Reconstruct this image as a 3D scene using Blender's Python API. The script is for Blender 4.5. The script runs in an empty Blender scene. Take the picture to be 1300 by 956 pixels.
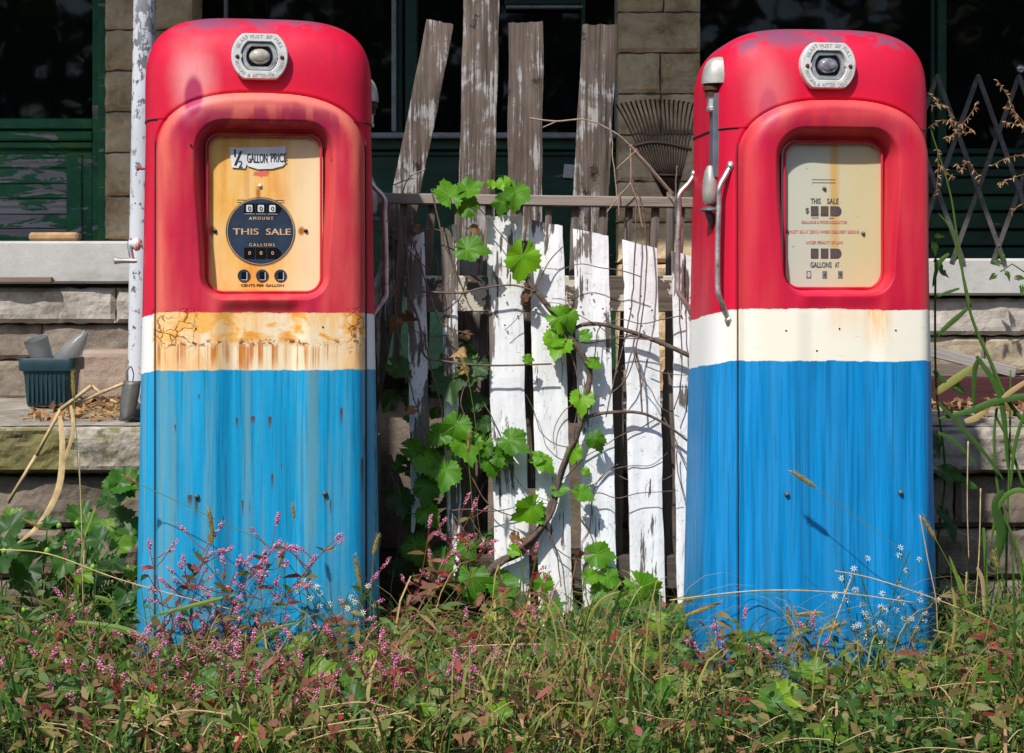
import bpy, math, random
import numpy as np
from mathutils import Vector, Matrix, Euler, noise
R = math.radians
random.seed(7)
scn = bpy.context.scene
COL = scn.collection
CAMH, DIST, K = 0.918, 3.6, 2000.0

def P(px, py, Y):
    """place a thing seen at photo pixel px,py at depth Y (metres behind the pump fronts)"""
    s = (DIST + Y) / K
    return Vector(((px - 650) * s, Y, CAMH - (py - 360) * s))

# ------------------------------------------------------------------ node helpers
class S:
    def __init__(s, m, sock): s.m = m; s.k = sock
    def _b(s, o, op, rev=False): return s.m.math(op, o, s) if rev else s.m.math(op, s, o)
    def __add__(s, o): return s._b(o, 'ADD')
    def __radd__(s, o): return s._b(o, 'ADD', True)
    def __sub__(s, o): return s._b(o, 'SUBTRACT')
    def __rsub__(s, o): return s._b(o, 'SUBTRACT', True)
    def __mul__(s, o): return s._b(o, 'MULTIPLY')
    def __rmul__(s, o): return s._b(o, 'MULTIPLY', True)
    def __truediv__(s, o): return s._b(o, 'DIVIDE')

class Mt:
    def __init__(s, name):
        s.mat = bpy.data.materials.new(name); s.mat.use_nodes = True
        s.t = s.mat.node_tree; s.n = s.t.nodes
        s.b = s.n['Principled BSDF']
    def put(s, sock, v):
        if isinstance(v, S): s.t.links.new(v.k, sock)
        elif v is not None:
            if hasattr(sock, 'default_value'):
                try: sock.default_value = v
                except Exception: sock.default_value = (*v, 1)
    def math(s, op, a, b=0.0, c=None, clamp=False):
        n = s.n.new('ShaderNodeMath'); n.operation = op; n.use_clamp = clamp
        s.put(n.inputs[0], a); s.put(n.inputs[1], b)
        if c is not None: s.put(n.inputs[2], c)
        return S(s, n.outputs[0])
    def co(s, kind='Object'):
        n = s.n.new('ShaderNodeTexCoord'); return S(s, n.outputs[kind])
    def attr(s, name):
        n = s.n.new('ShaderNodeAttribute'); n.attribute_name = name; return S(s, n.outputs['Fac'])
    def rnd(s):
        n = s.n.new('ShaderNodeObjectInfo'); return S(s, n.outputs['Random'])
    def mapv(s, v, scale=(1, 1, 1), loc=(0, 0, 0), rot=(0, 0, 0)):
        n = s.n.new('ShaderNodeMapping'); s.put(n.inputs[0], v)
        n.inputs['Scale'].default_value = scale; n.inputs['Location'].default_value = loc; n.inputs['Rotation'].default_value = rot
        return S(s, n.outputs[0])
    def xyz(s, v):
        n = s.n.new('ShaderNodeSeparateXYZ'); s.put(n.inputs[0], v); return [S(s, o) for o in n.outputs]
    def comb(s, x, y, z):
        n = s.n.new('ShaderNodeCombineXYZ')
        for i, q in enumerate((x, y, z)): s.put(n.inputs[i], q)
        return S(s, n.outputs[0])
    def noise(s, v, scale=5, detail=4, rough=.55, dist=0.0):
        n = s.n.new('ShaderNodeTexNoise'); s.put(n.inputs['Vector'], v); n.inputs['Scale'].default_value = scale
        n.inputs['Detail'].default_value = detail; n.inputs['Roughness'].default_value = rough; n.inputs['Distortion'].default_value = dist
        return S(s, n.outputs['Fac'])
    def voro(s, v, scale=5, feature='F1', out='Distance', rnd=1.0):
        n = s.n.new('ShaderNodeTexVoronoi'); n.feature = feature; s.put(n.inputs['Vector'], v); n.inputs['Scale'].default_value = scale
        n.inputs['Randomness'].default_value = rnd
        return S(s, n.outputs[out])
    def ramp(s, f, stops, interp='LINEAR'):
        n = s.n.new('ShaderNodeValToRGB'); s.put(n.inputs[0], f); e = n.color_ramp.elements
        n.color_ramp.interpolation = interp
        while len(e) < len(stops): e.new(0.5)
        for i, (p, c) in enumerate(stops):
            e[i].position = p; e[i].color = (*c, 1) if hasattr(c, '__len__') else (c, c, c, 1)
        return S(s, n.outputs[0])
    def step(s, f, lo, hi):
        n = s.n.new('ShaderNodeMapRange'); n.interpolation_type = 'SMOOTHSTEP'; s.put(n.inputs[0], f)
        s.put(n.inputs[1], lo); s.put(n.inputs[2], hi)
        n.inputs[3].default_value = 0; n.inputs[4].default_value = 1
        return S(s, n.outputs[0])
    def mix(s, f, a, b, mode='MIX'):
        n = s.n.new('ShaderNodeMix'); n.data_type = 'RGBA'; n.blend_type = mode
        s.put(n.inputs[0], f)
        for i, q in ((6, a), (7, b)):
            if isinstance(q, S): s.t.links.new(q.k, n.inputs[i])
            else: n.inputs[i].default_value = (*q, 1)
        return S(s, n.outputs[2])
    def bump(s, h, strength=.5, dist=.01, normal=None):
        n = s.n.new('ShaderNodeBump'); s.put(n.inputs['Height'], h); n.inputs['Strength'].default_value = strength
        n.inputs['Distance'].default_value = dist
        if normal: s.put(n.inputs['Normal'], normal)
        return S(s, n.outputs[0])
    def fin(s, color=None, rough=.6, metal=0., bump=None, spec=.5, **kw):
        if color is not None:
            if isinstance(color, S): s.t.links.new(color.k, s.b.inputs['Base Color'])
            else: s.b.inputs['Base Color'].default_value = (*color, 1)
        s.put(s.b.inputs['Roughness'], rough); s.put(s.b.inputs['Metallic'], metal)
        s.b.inputs['Specular IOR Level'].default_value = spec
        if bump is not None: s.put(s.b.inputs['Normal'], bump)
        for k, v in kw.items(): s.put(s.b.inputs[k.replace('_', ' ')], v)
        return s.mat

def vmax(m, a, b): return m.math('MAXIMUM', a, b)
def vmin(m, a, b): return m.math('MINIMUM', a, b)

# ------------------------------------------------------------------ mesh helpers
class MB:
    def __init__(s): s.v = []; s.f = []; s.mi = []; s.va = []; s.uv = []
    def vert(s, p, a=0.0, uv=(0, 0)):
        s.v.append((p[0], p[1], p[2])); s.va.append(a); s.uv.append(uv); return len(s.v) - 1
    def face(s, *i, m=0): s.f.append(tuple(i)); s.mi.append(m)
    def box(s, lo, hi, m=0, mat=None, bev=0.0):
        x0, y0, z0 = lo; x1, y1, z1 = hi
        if bev > 0:
            c = []
            for z, r in ((z0, bev), (z0 + bev, 0), (z1 - bev, 0), (z1, bev)):
                ring = []
                q = r
                pts = [(x0 + bev, y0 + q), (x1 - bev, y0 + q), (x1 - q, y0 + bev), (x1 - q, y1 - bev),
                       (x1 - bev, y1 - q), (x0 + bev, y1 - q), (x0 + q, y1 - bev), (x0 + q, y0 + bev)]
                for p in pts:
                    w = Vector((p[0], p[1], z)); w = mat @ w if mat else w
                    ring.append(s.vert(w))
                c.append(ring)
            for k in range(3):
                for i in range(8):
                    s.face(c[k][i], c[k][(i + 1) % 8], c[k + 1][(i + 1) % 8], c[k + 1][i], m=m)
            s.face(*c[0][::-1], m=m); s.face(*c[3], m=m)
            return
        ids = []
        for z in (z0, z1):
            for y in (y0, y1):
                for x in (x0, x1):
                    w = Vector((x, y, z)); w = mat @ w if mat else w
                    ids.append(s.vert(w))
        a, b, c, d, e, f, g, h = ids
        for q in ((a, c, d, b), (e, f, h, g), (a, b, f, e), (c, g, h, d), (a, e, g, c), (b, d, h, f)): s.face(*q, m=m)
    def prism(s, pts, y0, y1, m=0):
        """pts = list of (x,z), extruded y0..y1"""
        n = len(pts)
        A = [s.vert((x, y0, z)) for x, z in pts]; B = [s.vert((x, y1, z)) for x, z in pts]
        s.face(*A, m=m); s.face(*B[::-1], m=m)
        for i in range(n):
            j = (i + 1) % n; s.face(A[j], A[i], B[i], B[j], m=m)
    def tube(s, pts, rad, n=8, m=0, caps=True, va=0.0, flat=1.0):
        pts = [Vector(p) for p in pts]
        if not hasattr(rad, '__len__'): rad = [rad] * len(pts)
        rings = []; up = Vector((0.13, 0.31, 0.94)); prev = None
        for i, p in enumerate(pts):
            t = (pts[min(i + 1, len(pts) - 1)] - pts[max(i - 1, 0)])
            if t.length < 1e-9: t = Vector((0, 0, 1))
            t.normalize()
            if prev is None:
                a = t.cross(up)
                if a.length < .1: a = t.cross(Vector((1, 0, 0)))
            else: a = prev - t * prev.dot(t)
            a.normalize(); prev = a; b = t.cross(a)
            rings.append([s.vert(p + (a * math.cos(q) + b * math.sin(q) * flat) * rad[i], va) for q in (2 * math.pi * k / n for k in range(n))])
        for i in range(len(rings) - 1):
            for k in range(n):
                s.face(rings[i][k], rings[i][(k + 1) % n], rings[i + 1][(k + 1) % n], rings[i + 1][k], m=m)
        if caps: s.face(*rings[0][::-1], m=m); s.face(*rings[-1], m=m)
    def lathe(s, prof, center, axis='Z', n=24, m=0, sx=1.0, sy=1.0):
        """prof = list (r, h)"""
        c = Vector(center); rings = []
        for r, h in prof:
            ring = []
            for k in range(n):
                q = 2 * math.pi * k / n; u, w = r * math.cos(q) * sx, r * math.sin(q) * sy
                if axis == 'Z': o = Vector((u, w, h))
                elif axis == 'Y': o = Vector((u, h, w))
                else: o = Vector((h, u, w))
                ring.append(s.vert(c + o))
            rings.append(ring)
        for i in range(len(rings) - 1):
            for k in range(n):
                s.face(rings[i][k], rings[i][(k + 1) % n], rings[i + 1][(k + 1) % n], rings[i + 1][k], m=m)
        s.face(*rings[0][::-1], m=m); s.face(*rings[-1], m=m)
    def build(s, name, mats, parent=None, smooth=False, auto=None):
        me = bpy.data.meshes.new(name)
        me.from_pydata(s.v, [], s.f)
        mats = mats if isinstance(mats, (list, tuple)) else [mats]
        for q in mats: me.materials.append(q)
        if len(mats) > 1: me.polygons.foreach_set('material_index', s.mi)
        if any(s.va):
            at = me.attributes.new('var', 'FLOAT', 'POINT'); at.data.foreach_set('value', s.va)
        if any(u != (0, 0) for u in s.uv):
            ul = me.uv_layers.new(name='UVMap')
            li = np.zeros(len(me.loops), dtype=np.int32); me.loops.foreach_get('vertex_index', li)
            ul.data.foreach_set('uv', np.array(s.uv, dtype=np.float32)[li].ravel())
        if smooth: me.polygons.foreach_set('use_smooth', [True] * len(me.polygons))
        me.update()
        o = bpy.data.objects.new(name, me); COL.objects.link(o)
        if parent: o.parent = parent
        if auto:
            import bmesh
            bm = bmesh.new(); bm.from_mesh(me); bmesh.ops.recalc_face_normals(bm, faces=bm.faces)
            for e in bm.edges:
                if len(e.link_faces) == 2 and e.calc_face_angle(0) > auto: e.smooth = False
            for f in bm.faces: f.smooth = True
            bm.to_mesh(me); bm.free()
        return o

def tag(o, label, cat, group=None):
    o['label'] = label; o['category'] = cat
    if group: o['group'] = group
    return o
def kind(o, k): o['kind'] = k; return o
def thing(name, loc, label, cat, group=None, rz=0):
    o = bpy.data.objects.new(name, None); COL.objects.link(o); o.location = loc; o.rotation_euler = (0, 0, rz)
    o.empty_display_size = .1
    return tag(o, label, cat, group)
def toward(o, root):
    """mesh authored in world coordinates, parented to an empty standing at root.location"""
    o.data.transform(Matrix.Translation(root.location).inverted()); o.parent = root
    return o

def spline(pts, n=8):
    pts = [Vector(p) for p in pts]; out = []
    P_ = [pts[0]] + pts + [pts[-1]]
    for i in range(1, len(P_) - 2):
        for k in range(n):
            t = k / n; a, b, c, d = P_[i - 1], P_[i], P_[i + 1], P_[i + 2]
            out.append(.5 * ((2 * b) + (c - a) * t + (2 * a - 5 * b + 4 * c - d) * t * t + (3 * b - a - 3 * c + d) * t ** 3))
    out.append(pts[-1]); return out

_tc = {}
def text_geo(txt):
    if txt in _tc: return _tc[txt]
    cu = bpy.data.curves.new('t', 'FONT'); cu.body = txt; cu.size = 1; cu.align_x = 'CENTER'; cu.align_y = 'CENTER'; cu.extrude = .02
    cu.resolution_u = 3
    o = bpy.data.objects.new('t', cu); COL.objects.link(o)
    dg = bpy.context.evaluated_depsgraph_get(); me = bpy.data.meshes.new_from_object(o.evaluated_get(dg))
    r = ([tuple(v.co) for v in me.vertices], [tuple(p.vertices) for p in me.polygons])
    bpy.data.objects.remove(o); bpy.data.curves.remove(cu); bpy.data.meshes.remove(me)
    _tc[txt] = r; return r
def put_text(mb, txt, x, y, z, h, width=None, m=0, rot=0.0, bold=0.0, ext=.0006):
    """text facing -Y centred at x,y,z, cap height h, total width"""
    v, f = text_geo(txt)
    if not v: return
    xs = [p[0] for p in v]; zs = [p[1] for p in v]
    w0 = max(xs) - min(xs); h0 = max(zs) - min(zs); cx = (max(xs) + min(xs)) / 2; cz = (max(zs) + min(zs)) / 2
    sz = h / h0; sx = (width / w0) if width else sz
    c, s_ = math.cos(rot), math.sin(rot)
    offs = [(0, 0)] if not bold else [(0, 0), (bold, 0.0)]
    for k, (ox, oz) in enumerate(offs):
        base = len(mb.v)
        for p in v:
            a = (p[0] - cx) * sx + ox; b = (p[1] - cz) * sz + oz
            mb.vert((x + a * c - b * s_, y - (ext if p[2] > 0 else 0) - k * .00015, z + a * s_ + b * c))
        for q in f: mb.face(*[base + i for i in q], m=m)

# ------------------------------------------------------------------ materials
def pump_paint(name, rb0, rb1, wear, blue, bluedirt, top_wear, orange_c, seed, bx, bw, btop):
    """rb0/rb1: lower/upper height of the cream stripe"""
    m = Mt(name); co = m.co(); x, y, z = m.xyz(co)
    jit = m.noise(m.mapv(co, (60, 60, 20), (seed, 0, 0)), 1, 2) * .006 + m.noise(m.mapv(co, (7, 7, 2), (seed, 6, 0)), 1, 2) * .014 - .007
    # hand painted edges slope down towards the back
    slope = vmax(m, y + .19, 0.0) * .10 + m.step(x * -1.0, .225, .262) * .006
    zz = z + slope + jit - .003
    up = m.step(zz, rb1 - .0012, rb1 + .0012); lo = m.step(zz, rb0 - .0012, rb0 + .0012)
    big = m.noise(m.mapv(co, (9, 9, 1.6), (seed, 3, 1)), 1, 3, .5)
    blot = m.noise(m.mapv(co, (5, 5, 3), (seed * 2, 1, 7)), 1.6, 4, .6)
    fine = m.noise(m.mapv(co, (140, 140, 3), (seed, 0, 0)), 1, 3, .6)
    fine2 = m.noise(m.mapv(co, (55, 55, 2.2), (seed, 5, 0)), 1, 4, .6)
    speck = m.noise(m.mapv(co, (1, 1, 1), (seed, 0, 4)), 160, 3, .7)
    # red: crimson, chalky pink fade, orange bleed and dark purplish runs
    red = m.ramp(big, [(.3, (.52, .004, .028)), (.55, (.62, .006, .040)), (.75, (.64, .016, .055))])
    fx_ = m.math('POWER', m.math('ABSOLUTE', x - bx) / bw, 2.6); fz_ = m.math('POWER', vmax(m, z - (btop - .154), 0.0) / .154, 2.6)
    ff_ = m.math('POWER', fx_ + fz_, 1 / 2.6)
    inbulge = m.step(ff_, 1.005, .99)
    r2 = m.ramp(m.noise(m.mapv(co, (11, 11, 1.6), (seed, 1, 2)), 1, 3, .5), [(.32, (.34, .006, .045)), (.45, (.52, .014, .045)), (.56, (.58, .060, .065)), (.68, (.56, .018, .045)), (.8, (.52, .008, .012))])
    red = m.mix(inbulge * wear, red, r2)
    rimfade = m.step(ff_ + (blot - .5) * .25, .80, .93) * inbulge
    red = m.mix(rimfade * m.step(big, .3, .52) * .8 * wear * (1 if wear > .6 else .45), red, (.72, .17, .11))
    topfade = inbulge * m.step(z + (blot - .5) * .08, 1.275, 1.32)
    red = m.mix(topfade * m.step(blot, .22, .45) * .85 * wear * (1 if wear > .6 else .5), red, (.72, .18, .14))
    runs = m.noise(m.mapv(co, (24, 24, 2.5), (seed, 9, 2)), 1, 2, .5)
    red = m.mix(inbulge * m.step(z + (blot - .5) * .05, 1.335, 1.31) * m.step(z, 1.22, 1.29) * m.step(ff_, .95, .86) * m.step(runs, .44, .56) * .7 * wear, red, (.34, .010, .07))
    # chalky spot upper left, with a bare purple tongue in it
    dx = (x + .150) * 14.0; dz = (z - 1.385) * 9.0
    spot = m.step(m.math('SQRT', dx * dx + dz * dz) + (blot - .5) * .8, 1.0, .1)
    red = m.mix(spot * wear * .85, red, (.80, .30, .30))
    dx = (x + .150) * 38.0; dz = (z - 1.345) * 17.0
    spot = m.step(m.math('SQRT', dx * dx + dz * dz) + (blot - .5) * .6, 1.0, .55)
    red = m.mix(spot * wear * .9, red, (.36, .012, .085))
    # crown rubbed to primer
    crown = m.step(z + (blot - .5) * .09, 1.505 - top_wear * .02, 1.535 - top_wear * .02)
    red = m.mix(crown * m.step(m.noise(co, 14, 4, .6), .42, .56) * .8, red, (.13, .07, .13))
    chips = m.noise(m.mapv(co, (1, 1, 1), (seed, 7, 4)), 46, 6, .75)
    red = m.mix(m.step(chips, .70, .72) * m.step(blot, .45, .6) * (.9 if wear > .6 else .6), red, (.16, .012, .03))
    red = m.mix(m.step(m.noise(m.mapv(co, (13, 13, 1.4), (seed, 31, 2)), 1, 5, .6), .55, .74) * .5, red, (.40, .004, .02))
    red = m.mix(m.step(m.math('ABSOLUTE', x), .255, .262) * m.step(m.noise(m.mapv(co, (1, 30, 5)), 1, 4, .7), .45, .6) * .4, red, (.30, .006, .03))
    # cream stripe
    st = m.noise(m.mapv(co, (52, 52, 5), (seed, 2, 9)), 1, 6, .72, .5) * .7 + m.noise(m.mapv(co, (26, 26, 12), (seed, 2, 9)), 1, 4, .6) * .3
    bandn = m.noise(m.mapv(co, (7, 7, 3), (seed * 3, 2, 0)), 1, 2, .5)
    front = m.step(m.math('ABSOLUTE', x), .252, .236)
    cream = m.mix(front, (.82, .81, .78), (.84, .75, .55) if wear > .6 else (.84, .79, .66))
    rustc = m.ramp(st, [(.3, (.86, .62, .26)), (.48, (.80, .40, .09)), (.62, (.68, .24, .035)), (.8, (.38, .10, .015))])
    if wear > .6:
        amt = m.step(st + (bandn - .5) * .9, .30, .66) * front
        xs = m.step(x, .06, -.12) * .55 + m.step(m.math('ABSOLUTE', x - .19), .09, .02) * .45 + m.step(z, rb1 - .045, rb1) * .35
        amt = m.math('MINIMUM', amt + xs * front * m.step(st, .3, .55), 1.0)
        line = m.step(m.math('ABSOLUTE', z - (rb0 + .062) + (blot - .5) * .02), .012, .002) * m.step(m.noise(co, 60, 3, .7), .5, .62) * front
    else:
        amt = (m.step(m.math('ABSOLUTE', x - .095), .045, .008) * m.step(z, rb0 + .0, rb1 + .01) * m.step(st, .25, .6) * 1.0 + m.step(m.math('ABSOLUTE', x - .02), .05, .02) * .28 * m.step(z, rb0 + .03, rb1) + m.step(st, .55, .8) * .15) * front
        line = m.step(m.noise(m.mapv(co, (18, 18, 160)), 1, 2), .68, .75) * .3 * front
    if wear > .6:
        lowf = m.noise(m.mapv(co, (12, 12, 20), (4, 4, 4)), 1, 4, .6, .6); ln0 = rb0 + .062
        lz = z + (blot - .5) * .02
        wash = m.step(lowf + m.step(x, .0, -.15) * .12, .43, .60) * m.step(lz, ln0 - .018, ln0 + .012)
        dr = m.noise(m.mapv(co, (85, 85, .8), (9, 1, 0)), 1, 3, .6); ll = m.noise(m.mapv(co, (28, 28, .1), (3, 1, 0)), 1, 2, .5)
        dst = lz + (m.noise(m.mapv(co, (40, 40, 30), (1, 2, 3)), 1, 4, .7) - .5) * .06
        drip = m.step(dr + (st - .5) * .3, .38, .64) * m.step(dst, ln0 + .016, ln0 - .010) * m.step(lz + ll * .11, ln0 - .04, ln0 + .03)
        amt = m.math('MINIMUM', vmax(m, vmax(m, wash, drip), amt * .7) * front, 1.0)
        rustc = m.mix(m.step(drip, .2, .9), m.mix(m.step(lowf, .5, .7), (.84, .44, .10), (.72, .25, .03)), (.56, .18, .022))
        rustc = m.mix(m.step(st, .5, .7) * .4, rustc, (.52, .20, .04))
    cream = m.mix(amt, cream, rustc)
    cream = m.mix(line, cream, (.20, .060, .015))
    # curled, cracked paint near the ends of the stripe
    crack = None
    if wear > .6:
        dn = m.noise(co, 30, 3, .6); vv_ = m.xyz(co); vd = m.voro(m.comb(vv_[0] + dn * .035, 0.0, vv_[2] - m.noise(co, 22, 3, .6) * .04), 38, 'DISTANCE_TO_EDGE', 'Distance', 1)
        reg = vmax(m, m.step(x, -.125, -.165) * m.step(z, rb0 + .045, rb0 + .06), m.step(x, .195, .21)) * front * m.step(z, rb0 + .02, rb0 + .04)
        reg = reg * m.step(z, rb1 + .012, rb1 - .002)
        crack = m.step(vd, .07, .0) * m.step(m.noise(co, 17, 2), .38, .50) * reg
        cream = m.mix(crack * .9, cream, (.20, .055, .015))
    # blue
    bl = m.ramp(fine2, [(.3, tuple(c * .72 for c in blue)), (.5, blue), (.7, tuple(min(1, c * 1.12 + .012) for c in blue))])
    bl = m.mix(m.step(fine, .50, .66) * .55, bl, tuple(c * .42 for c in blue))
    bl = m.mix(m.step(m.noise(m.mapv(co, (30, 30, 1.1), (seed, 8, 2)), 1, 5, .65), .44, .66) * bluedirt, bl, (.12, .30, .36))
    rs = m.noise(m.mapv(co, (46, 46, 4), (seed, 4, 4)), 1, 5, .72)
    bl = m.mix(m.step(rs, .66, .74) * min(1, bluedirt * 1.3), bl, (.13, .10, .09))
    if wear > .6:
        for px_, py_, ln_, w__ in ((299, 531, .028, .004), (319, 529, .022, .007), (340, 530, .034, .006), (343, 603, .045, .0035), (249, 630, .06, .006), (241, 627, .03, .008), (223, 538, .02, .003), (457, 588, .10, .006), (461, 560, .05, .003), (306, 636, .04, .003), (416, 638, .04, .003), (409, 630, .03, .004), (252, 500, .015, .003), (430, 520, .05, .005), (282, 655, .03, .002), (355, 590, .02, .002)):
            xl = (px_ - 328) * .00181; zl = CAMH - (py_ - 360) * .0018
            t_ = (zl - z) / ln_
            prof_ = m.step(m.math('ABSOLUTE', x - xl + (fine - .5) * .004), w__, w__ * .3) * m.step(t_, -.12, .02) * m.step(t_, 1.1, .1)
            bl = m.mix(prof_ * m.step(fine2, .25, .42) * 1.0, bl, (.085, .055, .04))
        fl = m.step(x, .262, .272) * m.step(m.noise(m.mapv(co, (30, 30, 9), (2, 2, 8)), 1, 5, .7), .54, .60)
        bl = m.mix(fl * .9, bl, (.05, .028, .022))
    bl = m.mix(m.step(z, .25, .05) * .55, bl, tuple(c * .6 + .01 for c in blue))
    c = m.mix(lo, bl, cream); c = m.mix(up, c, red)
    # screw holes / pits
    pit = m.step(speck, .735, .76) * (.5 if wear > .6 else .15)
    c = m.mix(pit, c, (.07, .02, .015))
    rough = m.ramp(blot, [(.3, .42), (.7, .6)])
    h = speck * .25 + m.noise(co, 38, 3, .5) * .55 + blot * .8
    if crack is not None: h = h + (crack * -6.0)
    nb = m.bump(h, .28 if wear > .6 else .16, .0035)
    return m.fin(c, rough, 0, nb, .3)

def simple(name, c, rough=.5, metal=0., var=.25, scale=30, bump=.1, spec=.5):
    m = Mt(name); co = m.co(); n = m.noise(co, scale, 5, .65)
    col = m.ramp(n, [(.3, tuple(q * (1 - var) for q in c)), (.7, tuple(min(1, q * (1 + var)) for q in c))])
    return m.fin(col, rough, metal, m.bump(n, bump, .004), spec)

def chrome_mat():
    m = Mt('pitted_chrome'); co = m.co(); n = m.noise(co, 90, 5, .7); n2 = m.noise(co, 22, 4, .6)
    c = m.ramp(n2, [(.35, (.42, .42, .41)), (.6, (.66, .66, .65))])
    c = m.mix(m.step(n, .58, .68), c, (.20, .15, .12))
    return m.fin(c, m.ramp(n2, [(.3, .28), (.7, .55)]), .85, m.bump(n, .25, .002))
def cast_mat():
    m = Mt('weathered_cast_aluminium'); co = m.co(); n = m.noise(co, 70, 5, .7); n2 = m.noise(co, 16, 4, .6)
    c = m.ramp(n2, [(.35, (.52, .51, .48)), (.6, (.72, .71, .69))])
    c = m.mix(m.step(n, .58, .68) * .6, c, (.25, .20, .16))
    return m.fin(c, .45, .12, m.bump(n, .35, .002))
CHROME = chrome_mat(); CAST = cast_mat(); HOODM = simple('dull_cream_metal', (.40, .385, .34), .38, .35, .3, 22, .15)
BLACK = simple('black_enamel', (.006, .006, .007), .25)
DARKGREY = simple('dark_grey_steel', (.10, .105, .11), .5, .3)
SLATE = simple('blue_grey_steel', (.13, .15, .18), .45, .3, .3, 14)
RUSTED = simple('rusted_screw', (.09, .035, .015), .8, .2)
NAVY = simple('navy_enamel', (.018, .035, .065), .45, 0, .35, 20)
LETGOLD = simple('aged_gold_lettering', (.62, .40, .22), .5)
LETBLACK = simple('black_lettering', (.02, .022, .022), .5)
LETGREY = simple('faded_grey_lettering', (.07, .08, .075), .5)
LETRED = simple('faded_red_lettering', (.62, .23, .19), .6)
LETEMB = simple('grimy_embossed_letter', (.36, .355, .34), .6, .1)
WHITEN = simple('white_numerals', (.65, .67, .68), .5)
BROWNWHEEL = simple('brown_counter_wheel', (.085, .058, .055), .5, 0, .3, 200)
SEAM = simple('dark_seam', (.02, .006, .008), .7)
BLUEDARK = simple('blue_base_paint', (.012, .13, .30), .5, 0, .35, 20)
REDBOLT = simple('red_painted_bolt', (.30, .01, .02), .5)

def dial1_mat():
    m = Mt('rust_stained_dial_enamel'); co = m.co(); x, y, z = m.xyz(co)
    n = m.noise(m.mapv(co, (16, 16, 5)), 1, 4, .6); st = m.noise(m.mapv(co, (60, 60, 3)), 1, 3, .6)
    c = m.ramp(n, [(.3, (.84, .58, .27)), (.5, (.84, .47, .12)), (.68, (.74, .28, .03))])
    c = m.mix(m.step(st, .5, .75) * .5, c, (.62, .27, .06))
    c = m.mix(m.step(x, .02, .12) * .75, c, (.86, .74, .48))
    dx = (x + .004) * 60.0
    c = m.mix(m.step(m.math('ABSOLUTE', dx), .5, .1) * m.step(z, 1.07, 1.13) * m.step(z, 1.150, 1.13) * .9, c, (.40, .11, .01))
    for sx in (-.109, .095):
        a = (x - sx) * 75.0; b = (z - 1.040) * 55.0
        c = m.mix(m.step(m.math('SQRT', a * a + b * b) + n * .4, 1.0, .5), c, (.42, .13, .03))
    a = (x - .002) * 45.0; b = (z - 1.172) * 110.0
    c = m.mix(m.step(m.math('SQRT', a * a + b * b) + (m.noise(co, 90, 3) - .5) * 2.2, 1.0, .7) * .8, c, (.70, .06, .08))
    return m.fin(c, .4, 0, m.bump(n, .1, .002))
def dial2_mat():
    m = Mt('yellowed_dial_enamel'); co = m.co(); x, y, z = m.xyz(co)
    n = m.noise(m.mapv(co, (20, 20, 8)), 1, 4, .6)
    c = m.mix(m.step(x, -.06, .07), (.52, .52, .42), (.58, .50, .28))
    c = m.mix(m.step(m.math('ABSOLUTE', x - .012), .016, .003) * m.step(z, 1.01, 1.03) * .8, c, (.58, .32, .06))
    c = m.mix(m.step(n, .55, .75) * .4, c, (.50, .46, .30))
    sp = m.noise(co, 120, 2, .5); c = m.mix(m.step(sp, .72, .78) * .6, c, (.15, .12, .08))
    return m.fin(c, .45, 0, m.bump(n, .08, .002), Coat_Weight=.25)
DIAL1 = dial1_mat(); DIAL2 = dial2_mat()
def sticker_mat():
    m = Mt('curled_paper_sticker'); co = m.co(); n = m.noise(co, 40, 4, .6)
    return m.fin(m.ramp(n, [(.3, (.60, .61, .62)), (.7, (.74, .75, .75))]), .7, 0, m.bump(n, .3, .003))
STICKER = sticker_mat()
def lens_mat(a, b):
    m = Mt('sight_glass_bulb'); co = m.co(); n = m.noise(co, 45, 3, .6)
    return m.fin(m.ramp(n, [(.35, a), (.65, b)]), .12, 0, None, .8, Coat_Weight=.6)

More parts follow.
